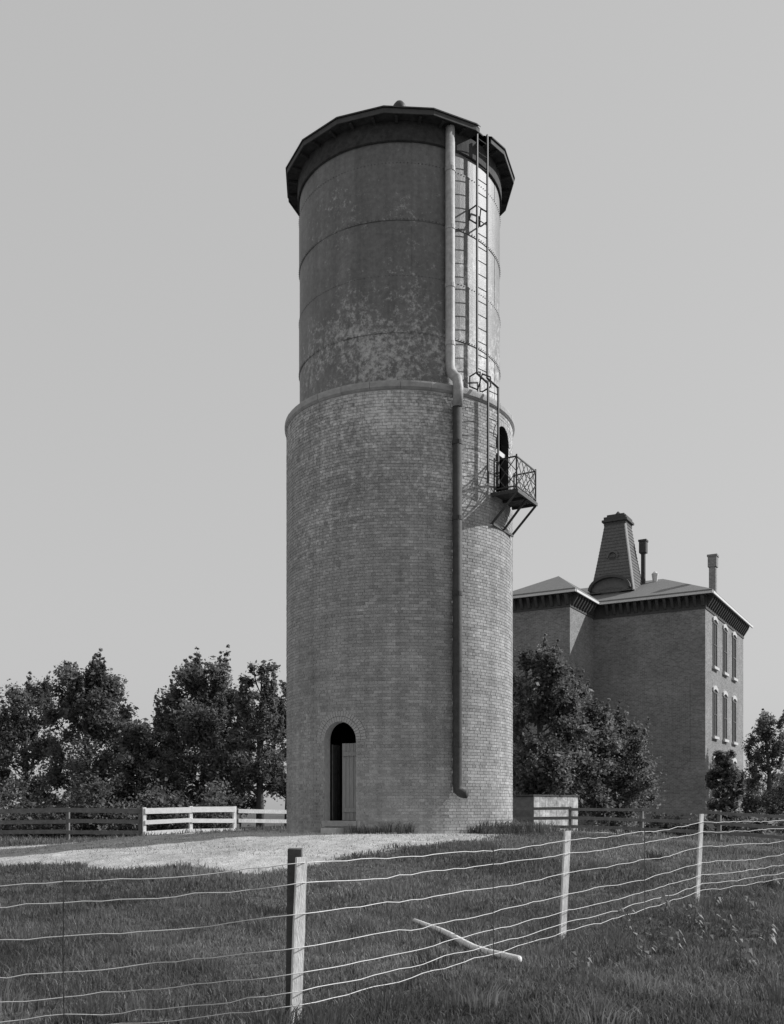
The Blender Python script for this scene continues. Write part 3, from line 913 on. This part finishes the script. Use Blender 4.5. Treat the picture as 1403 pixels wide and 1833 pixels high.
# chimneys
def chimney(u, v, zb, zt_, w, capw, caph, m):
    mb = MB(); hbox(mb, u - w, u + w, v - w, v + w, zb, zt_ - caph); 
    hbox(mb, u - capw, u + capw, v - capw, v + capw, zt_ - caph + 0.002, zt_ - 0.12)
    hbox(mb, u - capw - 0.04, u + capw + 0.04, v - capw - 0.04, v + capw + 0.04, zt_ - 0.118, zt_)
    return mb.build('chimney', m, hall)
chimney(6.0, 7.9, 14.0, 17.05, 0.2, 0.26, 0.75, M['hallbrick'])
chimney(1.32, 9.3, 15.6, 18.95, 0.12, 0.225, 0.85, M['darktrim'])
mb = MB(); mb.tube([hp(2.0, 9.6, 16.2), hp(2.0, 9.6, 16.75), hp(2.0, 9.6, 16.9)], [0.14, 0.22, 0.05], 10); mb.build('roof_vent', M['trim'], hall)

# ------------------------------------------------------------------ trees
def leaves(centres, radii, n, size, seed, flat=1.0, gap=0.0):
    """leaf-sized quads scattered through clumps, dense within and thinning outwards"""
    g = np.random.default_rng(seed)
    C_ = np.array(centres); Rr = np.array(radii)
    w = Rr ** 1.7; w = w / w.sum()
    ci = g.choice(len(C_), n, p=w)
    d = g.normal(size=(n, 3)); d /= np.linalg.norm(d, axis=1)[:, None]
    rr = np.minimum(np.abs(g.normal(0, 0.62, n)), 1.15)[:, None] * Rr[ci][:, None]
    d[:, 2] *= flat
    c = C_[ci] + d * rr
    a = g.normal(size=(n, 3)); a[:, 2] *= 0.7; a /= np.linalg.norm(a, axis=1)[:, None]
    b = np.cross(a, g.normal(size=(n, 3))); b /= np.linalg.norm(b, axis=1)[:, None]
    s = size * np.clip(g.lognormal(-0.08, 0.38, (n, 1)), 0.4, 2.4)
    a = a * s; b = b * s * 0.6
    v = np.stack([c - a, c + b, c + a, c - b], 1).reshape(-1, 3)
    f = np.arange(4 * n).reshape(-1, 4)
    tone = np.clip(g.normal(1.0, 0.32, n), 0.4, 2.2) * np.clip(g.normal(1, 0.22, len(C_)), 0.6, 1.6)[ci]
    return v, f, tone

def tree(px, pyt, pyb, halfw, d, label, seed, n=16000, m='leaf', lean=0.0, low=0.35, size=0.066, clumps=60, wisps=14, group='trees around the tower'):
    """a tree whose crown spans the photograph rows pyt..ground at depth d, drawn with trunk, limbs and leaf clumps"""
    r = random.Random(seed)
    base = pix(px, 1450, d); base.z = float(gz(base.x, base.y))
    top = pix(px, pyt, d).z
    hw = halfw / F * d
    H = top - base.z
    t = thing('tree', label, 'tree', base, group)
    cz0 = base.z + H * low
    # limbs reach from the trunk to clump centres
    cents, rads, tips = [], [], []
    for k in range(clumps):
        h = r.random()
        prof = math.sin(math.pi * (0.22 + 0.70 * h)) ** 0.6
        ang = r.uniform(0, 2 * math.pi)
        q = math.sqrt(r.uniform(0.02, 1.0)) * hw * 0.88 * prof
        c = Vector((base.x + math.cos(ang) * q + lean * h, base.y + math.sin(ang) * q * 0.9, cz0 + (top - cz0 - hw * 0.25) * h))
        cents.append(c); rads.append(hw * r.uniform(0.20, 0.34) * (1.1 - 0.4 * h))
    for k in range(wisps):                           # upright sprays that break the outline
        ang = r.uniform(0, 2 * math.pi); h = r.uniform(0.55, 1.0)
        q = hw * r.uniform(0.15, 0.95) * (1.25 - h * 0.75)
        c0 = Vector((base.x + math.cos(ang) * q, base.y + math.sin(ang) * q * 0.8, cz0 + (top - cz0) * (h - 0.1) * 0.93))
        tilt = r.uniform(0.2, 1.0)
        ln_ = hw * r.uniform(0.38, 0.62)
        tips.append((c0 - Vector((math.cos(ang) * 0.2 * hw, 0, 0.3 * hw)), c0 + Vector((math.cos(ang) * 0.35 * tilt * ln_, 0, ln_ * 0.9))))
        for j in range(6):
            q = j / 5
            cents.append(c0 + Vector((math.cos(ang) * 0.4 * tilt * ln_ * q, 0, ln_ * q))); rads.append(hw * (0.15 - 0.12 * q))
    bend = [Vector((r.uniform(-1, 1), r.uniform(-1, 1), 0)) * 0.05 * hw for _ in range(4)]
    spine = [base - Vector((0, 0, 0.2)), base + Vector((0, 0, H * 0.18)) + bend[0], base + Vector((lean * 0.2, 0, H * 0.42)) + bend[1], base + Vector((lean * 0.6, 0, H * 0.68)) + bend[2], base + Vector((lean, 0, H * 0.92)) + bend[3]]
    tr = 0.022 * H
    mb = MB(); mb.tube(spine, [tr * 1.25, tr, tr * 0.75, tr * 0.45, tr * 0.12], 9)
    trunk = mb.build('trunk', M['bark'], t, smooth=True)
    mb = MB()
    for c in r.sample(cents[:clumps], min(22, clumps)):
        h = min(0.8, max(0.22, (c.z - base.z) / H - 0.14))
        i = min(3, int(h / 0.25)); 
        f0 = Vector((base.x + lean * h, base.y, base.z + H * h)) + bend[min(3, i)] * 0.6
        mid = f0.lerp(c, 0.55) + Vector((0, 0, -0.04 * H * r.random()))
        mb.tube([f0, mid, c], [tr * 0.36 * (1.1 - h), tr * 0.2, tr * 0.06], 5)
    for a_, b_ in tips: mb.tube([a_, b_], [tr * 0.12, tr * 0.03], 4)
    mb.build('limb', M['bark'], trunk, smooth=True)
    v, f, tone = leaves([tuple(c) for c in cents], rads, n, size, seed)
    np_mesh('crown', v, f, M[m], t, tone)
    return t

tree(152, 1168, 0, 98, 43, 'tall leafy tree with loose upright sprays, left of the gap of sky', 3, 56000, low=0.16, wisps=20)
tree(362, 1176, 0, 112, 44, 'broad leafy tree with the tallest crown behind the white board fence', 5, 66000, low=0.14, wisps=22)
tree(466, 1180, 0, 60, 42, 'slender loose-leaved tree close to the left edge of the water tower', 11, 19000, low=0.27, wisps=16)
tree(425, 1226, 0, 56, 45, 'leafy tree in the dip between the tallest tree and the slender one', 13, 30000, low=0.18, wisps=14)
tree(300, 1262, 0, 62, 46, 'dark leafy tree behind, left of the tallest crown', 17, 26000, low=0.12, wisps=12)
tree(515, 1210, 0, 52, 45, 'leafy tree half hidden behind the left side of the water tower', 12, 18000, low=0.27)
tree(248, 1285, 0, 62, 41, 'low round tree filling the dip between the two taller left trees', 14, 34000, m='leaf2', low=0.08)
tree(48, 1205, 0, 90, 45, 'bushy tree farthest to the left, at the edge of the view', 15, 30000, low=0.1)
tree(-80, 1200, 0, 95, 47, 'tall tree beyond the left edge, only its branches showing', 16, 26000, low=0.12)
tree(968, 1135, 0, 88, 35, 'leafy tree standing just right of the water tower before the hall', 21, 52000, low=0.24, size=0.055, wisps=20, clumps=80)
tree(1032, 1212, 0, 82, 37, 'middle-sized leafy tree between the tall tree by the tower and the low bushy tree', 22, 40000, low=0.22, size=0.055, wisps=18, clumps=70)
tree(1095, 1275, 0, 90, 38.5, 'low bushy tree in front of the shaded hall wall', 23, 44000, low=0.20, size=0.055, wisps=18, clumps=80)
tree(1300, 1335, 0, 36, 42, 'small dark tree against the sunlit end wall of the hall', 24, 18000, m='leaf2', low=0.12)
tree(1375, 1255, 0, 60, 58, 'tree at the right edge beyond the hall', 25, 26000, low=0.12)

# undergrowth behind the left fence
g = np.random.default_rng(4)
cs, rs = [], []
for k in range(150):
    px = g.uniform(-60, 415); d = g.uniform(37.5, 40.5)
    q = pix(px, 1450, d); z = float(gz(q.x, q.y))
    hh = g.uniform(0.2, 2.3) * (0.7 + 0.3 * math.sin(px * 0.05))
    cs.append((q.x, q.y, z + max(0.2, hh))); rs.append(g.uniform(0.35, 0.75))
v, f, tone = leaves(cs, rs, 42000, 0.062, 8)
o = np_mesh('undergrowth', v, f, M['leaf2'], None, tone)
tag(o, 'dark tangled undergrowth beneath the left trees behind the fence', 'undergrowth', kind='stuff')
cs, rs = [], []
for k in range(60):
    px = g.uniform(1045, 1420); d = g.uniform(40, 44)
    q = pix(px, 1450, d); z = float(gz(q.x, q.y))
    cs.append((q.x, q.y, z + g.uniform(0.1, 0.7))); rs.append(g.uniform(0.3, 0.6))
v, f, tone = leaves(cs, rs, 9000, 0.08, 9)
o = np_mesh('undergrowth', v, f, M['leaf2'], None, tone)
tag(o, 'dark low shrubs along the foot of the hall', 'undergrowth', kind='stuff')
# far wood that closes the view on the horizon
cs, rs = [], []
for k in range(260):
    x = g.uniform(-110, 130); y = g.uniform(150, 190)
    if -0.175 < x / y < -0.095: continue
    cs.append((x, y, g.uniform(1, 6.5))); rs.append(g.uniform(2.0, 3.6))
v, f, tone = leaves(cs, rs, 26000, 0.5, 10)
o = np_mesh('distant_wood', v, f, M['leaf'], None, tone)
tag(o, 'far-off dark wood along the horizon', 'wood', kind='stuff')

# ------------------------------------------------------------------ board fences
def board_fence(name, label, a, b, hs, bh, m, pm, posts, gap_after=None, th=0.03):
    a, b = Vector(a), Vector(b)
    d = (b - a); Lg = d.length; d.normalize()
    base = Vector((a.x, a.y, float(gz(a.x, a.y))))
    t = thing(name, label, 'fence', base)
    nrm = Vector((d.y, -d.x, 0))
    if nrm.y > 0: nrm = -nrm
    zp = []
    for i in range(posts):
        q = a + d * (Lg * i / (posts - 1))
        z = float(gz(q.x, q.y)); zp.append((q, z))
        mb = MB(); mb.box((q.x, q.y, z + hs[-1] / 2 - 0.1), 0.11, 0.11, hs[-1] + 0.24, math.atan2(d.y, d.x))
        mb.build('fence_post', M[pm], t)
    for i in range(posts - 1):
        (q0, za), (q1, zb_) = zp[i], zp[i + 1]
        for h, w in zip(hs, bh):
            j0, j1 = rng.uniform(-0.02, 0.02), rng.uniform(-0.02, 0.02)
            mb = MB()
            off = nrm * (0.055 + th / 2 + 0.002)
            mb.bar(q0 + off + d * 0.004 + Vector((0, 0, za + h - w / 2 + j0)), q1 + off - d * 0.004 + Vector((0, 0, zb_ + h - w / 2 + j1)), th, w)
            mb.build('fence_board', M[m], t)
    return t
c0 = pix(258, 1450, 34.0); c0.z = 0
dirw = Vector((0.80, 0.60, 0))
e1 = c0 + dirw * 3.5
board_fence('board_fence', 'white painted three-board fence at the left, catching the sun', c0, e1, [0.42, 0.80, 1.22], [0.15, 0.15, 0.2], 'whitewood', 'whitewood', 3)
board_fence('board_fence', 'grey board fence running from the white boards to behind the tower', e1 + dirw * 0.12, e1 + dirw * 5.2, [0.40, 0.78, 1.15], [0.14, 0.14, 0.15], 'stake', 'greywood', 3)
l0 = c0 + Vector((-0.14, 0.02, 0))
board_fence('board_fence', 'board fence in the shade of the left trees, boards coloured dark for that shade', l0 + Vector((-13.0, 1.2, 0)), l0, [0.42, 0.80, 1.20], [0.14, 0.14, 0.16], 'greywood', 'greywood', 6)  # shade on this stretch is put into the dark board colour
r0 = pix(905, 1450, 33.0); r0.z = 0; r1 = pix(1440, 1450, 27.5); r1.z = 0
board_fence('board_fence', 'weathered rail fence running from behind the tower to the right in front of the hall', r0, r1, [0.34, 0.62, 0.92], [0.1, 0.1, 0.09], 'greywood', 'greywood', 5, th=0.05)
# low whitewashed shed behind the right fence
s0 = pix(955, 1450, 32.7); s1 = pix(1034, 1450, 34.2)
sz = float(gz(s0.x, s0.y))
shed = thing('shed', 'low whitewashed board shed behind the rail fence right of the tower', 'shed', (s0.x, s0.y, sz))
dd = Vector((s1.x - s0.x, s1.y - s0.y, 0)); sl_ = dd.length; dd.normalize(); nn = Vector((-dd.y, dd.x, 0))
nbd = 8
for i in range(nbd):
    mb = MB()
    a = Vector((s0.x, s0.y, 0)) + dd * (sl_ * (i + 0.5) / nbd)
    hgt = 1.33 + 0.02 * rng.uniform(-1, 1)
    mb.box((a.x, a.y, sz + hgt / 2 - 0.1), sl_ / nbd - 0.012, 0.03, hgt + 0.2, math.atan2(dd.y, dd.x))
    mb.build('wall_board', M['lime'], shed)
mb = MB()
ctr = Vector((s0.x, s0.y, 0)) + dd * (sl_ / 2) + nn * 0.65
mb.box((ctr.x, ctr.y, sz + 0.56), sl_ - 0.04, 1.24, 1.5, math.atan2(dd.y, dd.x)); mb.build('shed_body', M['greywood'], shed)
mb = MB(); mb.box((ctr.x, ctr.y, sz + 1.355), sl_ + 0.1, 1.38, 0.05, math.atan2(dd.y, dd.x)); mb.build('shed_roof', M['darkwood'], shed)

# ------------------------------------------------------------------ wire fence in the foreground
FP = [(-0.61, 6.58), (1.86, 10.36), (4.33, 13.67)]       # posts
dirA = (Vector((FP[0][0] - FP[1][0], FP[0][1] - FP[1][1], 0))).normalized()
wf = thing('wire_fence', 'wire fence of seven pale strands on light wooden stakes across the foreground grass', 'fence', (FP[1][0], FP[1][1], float(gz(*FP[1]))))
tops = [(-0.32, 0.04), (-0.16, 0.10), (-0.0, 0.11)]
topz = [EYE - 0.353, EYE - 0.32, EYE - 0.164]            # height of the top strand at each post
leans = [(0.055, 0.0), (0.075, 0.0), (0.085, 0.0)]
pw_ = [0.072, 0.074, 0.062]
up_ = [0.035, 0.10, 0.11]
for i, ((x, y), tz) in enumerate(zip(FP, topz)):
    gzv = float(gz(x, y)) - 0.25
    mb = MB()
    zt_ = tz + up_[i]
    w = pw_[i]
    lx = leans[i][0]
    n = 6
    pts = []
    for k in range(n + 1):
        q = k / n
        pts.append(Vector((x - lx * (1 - q) * 0.9, y, gzv + (zt_ - gzv) * q)))
    for k in range(n):
        a, b = pts[k], pts[k + 1]
        wa, wb = w * (1 + 0.06 * math.sin(k * 2.1)), w * (1 + 0.06 * math.sin((k + 1) * 2.1))
        ca, sa = math.cos(R_(33)), math.sin(R_(33))
        mb.hexa([(c.x + (i_ * ww * 0.55) * ca - j_ * 0.013 * sa, y + (i_ * ww * 0.55) * sa + j_ * 0.013 * ca, c.z)
                 for c, ww in ((a, wa), (b, wb)) for i_, j_ in ((-1, -1), (1, -1), (1, 1), (-1, 1))])
    po = mb.build('fence_post', M['stake'], wf)
mb = MB()
x, y = -0.678, 6.70
zb_ = float(gz(x, y)) - 0.2
mb.hexa([(x - 0.052, y - 0.05, zb_), (x + 0.052, y - 0.05, zb_), (x + 0.052, y + 0.05, zb_), (x - 0.052, y + 0.05, zb_),
         (x - 0.047 + 0.015, y - 0.05, EYE - 0.265), (x + 0.045 + 0.015, y - 0.05, EYE - 0.268), (x + 0.045 + 0.015, y + 0.05, EYE - 0.262), (x - 0.047 + 0.015, y + 0.05, EYE - 0.262)])
dp = mb.build('fence_post', M['darkwood'], wf)
dp['label'] = 'thick dark post standing behind the nearest pale stake'
drops = [0, 0.135, 0.343, 0.568, 0.735, 0.86, 0.95]
# the strands run on past the frame on both sides
ext0 = (FP[0][0] - 4.6, FP[0][1] - 1.3); ext1 = (FP[2][0] + 3.2, FP[2][1] + 2.6)
L0 = (-3.6, 6.05)
nodes = [(L0[0], L0[1], EYE - 0.353 - 0.135), (FP[0][0], FP[0][1], topz[0]), (FP[1][0], FP[1][1], topz[1]), (FP[2][0], FP[2][1], topz[2]), (FP[2][0] + 2.6, FP[2][1] + 2.9, topz[2] + 0.03)]
for k, dr in enumerate(drops):
    pts = []
    ph = rng.uniform(0, 6.28)
    for i in range(4):
        a, b = Vector(nodes[i]), Vector(nodes[i + 1])
        n = 26
        for j in range(n + (1 if i == 3 else 0)):
            q = j / n
            s = a.lerp(b, q)
            sag = (0.030 if i else 0.05) * (4 * q * (1 - q))
            wv = (0.008 * math.sin(q * (9 + 3 * math.sin(ph)) + ph) + 0.005 * math.sin(q * (23 + 8 * math.sin(ph * 3)) + ph * 2 + i) + rng.choice((0, 0, 0, 0.006, -0.008)))
            edge = min(1, 8 * q * (1 - q) + 0.1)
            pts.append(Vector((s.x, s.y - 0.034, s.z - dr - sag + wv * edge)))
    mb = MB(); mb.tube(pts, 0.0035, 5)
    mb.build('wire', M['wire'], wf, smooth=True)
# thin stays that hold the strands apart between posts
for (i, q) in ((1, 0.62), (0, 0.5), (2, 0.5)):
    a, b = Vector(nodes[i]), Vector(nodes[i + 1]); s = a.lerp(b, q)
    mb = MB(); mb.tube([Vector((s.x, s.y - 0.045, s.z + 0.01)), Vector((s.x - 0.004, s.y - 0.045, s.z - 0.55)), Vector((s.x + 0.004, s.y - 0.045, s.z - 1.05))], 0.004, 5)
    mb.build('wire_stay', M['iron'], wf)

# ------------------------------------------------------------------ grass and weeds
def blades(n, xr, yr, hmin, hmax, wdt, seed, keep, clump=0.5):
    g = np.random.default_rng(seed)
    y = g.uniform(yr[0], yr[1], n); x = (g.uniform(-1, 1, n) * 0.415 * y) + g.normal(0, 0.2, n)
    if xr: x = g.uniform(xr[0], xr[1], n)
    k = g.random(n) < keep(x, y)
    x, y = x[k], y[k]; n = len(x)
    patch = 0.75 + 0.22 * wob(x * 1.3, y * 1.3) / 1.5 + 0.25 * np.sin(x * 6.1 + 2 * np.sin(y * 5.3)) * np.sin(y * 7.2)
    h = g.uniform(hmin, hmax, n) * np.clip(patch, 0.35, 1.5)
    a = g.uniform(0, 2 * math.pi, n)
    wx, wy = np.cos(a) * wdt * g.uniform(0.6, 1.4, n), np.sin(a) * wdt * g.uniform(0.6, 1.4, n)
    la = g.uniform(0, 2 * math.pi, n); ln = h * g.uniform(0.1, 0.75, n)
    z = gz(x, y) - 0.01
    b0 = np.stack([x - wx, y - wy, z], 1); b1 = np.stack([x + wx, y + wy, z], 1)
    mx_ = x + np.cos(la) * ln * 0.35; my_ = y + np.sin(la) * ln * 0.35
    m0 = np.stack([mx_ - wx * 0.8, my_ - wy * 0.8, z + h * 0.6], 1); m1 = np.stack([mx_ + wx * 0.8, my_ + wy * 0.8, z + h * 0.6], 1)
    tp = np.stack([x + np.cos(la) * ln, y + np.sin(la) * ln, z + h * (1 - 0.25 * ln / h)], 1)
    v = np.stack([b0, b1, m1, m0, tp], 1).reshape(-1, 3)
    i = np.arange(n) * 5
    f3 = np.concatenate([np.stack([i, i + 1, i + 2], 1), np.stack([i, i + 2, i + 3], 1), np.stack([i + 3, i + 2, i + 4], 1)])
    t = np.clip(g.normal(1, 0.3, n) * np.clip(0.85 + 0.18 * wob(x * 0.8 + 3, y * 0.8), 0.5, 1.5), 0.35, 2.4)
    return v, f3, np.concatenate([t, t, t])
green = lambda x, y: np.clip(1 - 1.25 * pale_mask(x, y), 0, 1)
v, f, tone = blades(150000, None, (5.8, 13), 0.05, 0.15, 0.0045, 31, lambda x, y: 0.3 + 0.7 * (y / 13) * green(x, y))
o = np_mesh('grass', v, f, M['grass'], None, tone); tag(o, 'dark rough grass of the foreground field behind and before the wires', 'grass', kind='stuff')
v, f, tone = blades(110000, None, (13, 24), 0.05, 0.15, 0.007, 32, green)
o = np_mesh('grass', v, f, M['grass'], None, tone); tag(o, 'dark grass climbing towards the pale ground of the tower mound', 'grass', kind='stuff')
v, f, tone = blades(60000, (-16, 18), (27, 42), 0.08, 0.3, 0.012, 33, lambda x, y: green(x, y) * (np.hypot(x - TX, y - TY) > 3.15))
o = np_mesh('grass', v, f, M['grass'], None, tone); tag(o, 'long grass along the board fences beyond the tower', 'grass', kind='stuff')
v, f, tone = blades(60000, (-15, 8), (16.5, 31), 0.02, 0.07, 0.006, 35, lambda x, y: np.clip(pale_mask(x, y), 0, 1) * (np.hypot(x - TX, y - TY) > 3.1))
o = np_mesh('dry_grass', v, f, M['dry'], None, tone); tag(o, 'short pale dry grass on the bare mound round the tower', 'grass', kind='stuff')
def foot(x, y):
    r = np.hypot(x - TX, y - TY); a = np.arctan2(x - TX, -(y - TY))
    return ((r > 3.03) & (r < 4.3) & (a > 0.55) & (a < 2.0)) * np.clip(1.3 - (r - 3.0), 0, 1) + ((r > 3.03) & (r < 3.2) & (a > -0.42) & (a < 0.1)) * 0.8
v, f, tone = blades(34000, (-1.5, 5.2), (21, 28), 0.12, 0.42, 0.010, 34, foot)
o = np_mesh('grass', v, f, M['grass'], None, tone); tag(o, 'tall tufts of grass at the sunny right foot of the tower', 'grass', kind='stuff')
# taller tufts and dry stalks scattered through the field and round the posts
g = np.random.default_rng(55)
tx, ty = [], []
for k in range(150):
    y = g.uniform(6, 21); x = g.uniform(-1, 1) * 0.42 * y
    tx.append(x); ty.append(y)
for x, y in FP:
    for k in range(5): tx.append(x + g.uniform(-0.25, 0.25)); ty.append(y + g.uniform(-0.25, 0.25))
tx, ty = np.array(tx), np.array(ty)
kk = pale_mask(tx, ty) < 0.3; tx, ty = tx[kk], ty[kk]
cx_ = np.repeat(tx, 60) + g.normal(0, 0.09, len(tx) * 60); cy_ = np.repeat(ty, 60) + g.normal(0, 0.09, len(tx) * 60)
n = len(cx_)
hh = np.repeat(g.uniform(0.10, 0.23, len(tx)), 60) * g.uniform(0.4, 1.1, n)
aa = np.arctan2(cy_ - np.repeat(ty, 60), cx_ - np.repeat(tx, 60)); ln = hh * g.uniform(0.1, 0.7, n)
w_ = 0.003 + 0.0002 * cy_
zz = gz(cx_, cy_) - 0.01
b0 = np.stack([cx_ - w_, cy_, zz], 1); b1 = np.stack([cx_ + w_, cy_, zz], 1)
m0 = np.stack([cx_ + np.cos(aa) * ln * 0.3 - w_ * 0.8, cy_ + np.sin(aa) * ln * 0.3, zz + hh * 0.65], 1); m1 = m0 + np.stack([w_ * 1.6, w_ * 0, w_ * 0], 1)
tp = np.stack([cx_ + np.cos(aa) * ln, cy_ + np.sin(aa) * ln, zz + hh], 1)
v = np.stack([b0, b1, m1, m0, tp], 1).reshape(-1, 3); i = np.arange(n) * 5
f = np.concatenate([np.stack([i, i + 1, i + 2], 1), np.stack([i, i + 2, i + 3], 1), np.stack([i + 3, i + 2, i + 4], 1)])
t = np.repeat(np.clip(g.lognormal(0.0, 0.3, len(tx)), 0.5, 1.6), 60) * g.uniform(0.7, 1.3, n)
o = np_mesh('grass_tufts', v, f, M['grass'], None, np.concatenate([t, t, t])); tag(o, 'taller uneven tufts of grass standing through the foreground field', 'grass', kind='stuff')
# a peeled pole lying in the grass
A_ = Vector((0.26, 11.4, 0)); B_ = Vector((1.16, 8.95, 0))
pts = []
for k in range(11):
    q = k / 10; c = A_.lerp(B_, q) + Vector((-0.10 * math.sin(math.pi * q), 0, 0))
    c.z = float(gz(c.x, c.y)) + 0.085 + 0.008 * math.sin(q * 5); pts.append(c)
mb = MB(); mb.tube(pts, [0.022 + 0.016 * k / 10 for k in range(11)], 9)
o = mb.build('pole', M['stake'], None, smooth=True)
recentre(o, tuple(pts[5])); tag(o, 'slightly bent pale peeled pole lying in the foreground grass', 'pole')
# broad-leaved weeds at the lower right
g = np.random.default_rng(77)
mb = MB()
for k in range(15):
    px, py = [(1190, 1640), (1240, 1655), (1205, 1700), (1265, 1690), (1150, 1705), (1300, 1670), (1340, 1640), (1330, 1720), (1225, 1615), (1278, 1630), (1170, 1670), (1370, 1690), (1120, 1660), (1040, 1735), (1380, 1600)][k]
    d = 1.40 * F / (py - 1450 + 6)
    q = pix(px, 1450, d); z = float(gz(q.x, q.y))
    n = int(g.integers(16, 30))
    for j in range(n):
        az = g.uniform(0, 6.28); ln = g.uniform(0.04, 0.12); hh = g.uniform(0.02, 0.24); w = ln * g.uniform(0.16, 0.32)
        dx, dy = math.cos(az), math.sin(az)
        r0_ = g.uniform(0.0, 0.07)
        b0 = Vector((q.x + dx * r0_, q.y + dy * r0_, z + hh))
        m0 = b0 + Vector((dx * ln * 0.5, dy * ln * 0.5, 0.05 * g.uniform(0.2, 1))); t0 = b0 + Vector((dx * ln, dy * ln, -0.04 * g.uniform(0, 1)))
        sx_ = Vector((-dy * w, dx * w, 0))
        mb.add([b0, m0 - sx_, t0, m0 + sx_], [(0, 1, 2, 3)], float(g.uniform(0.6, 2.0)))
    for j in range(3):
        mb.tube([Vector((q.x + g.uniform(-.03, .03), q.y, z - 0.02)), Vector((q.x + g.uniform(-.08, .08), q.y + g.uniform(-.05, .05), z + g.uniform(0.15, 0.3)))], 0.004, 4)
o = mb.build('weeds', M['weed'], None, tones=True)
tag(o, 'small broad-leaved weeds in the rough grass at the lower right', 'weeds', kind='stuff')
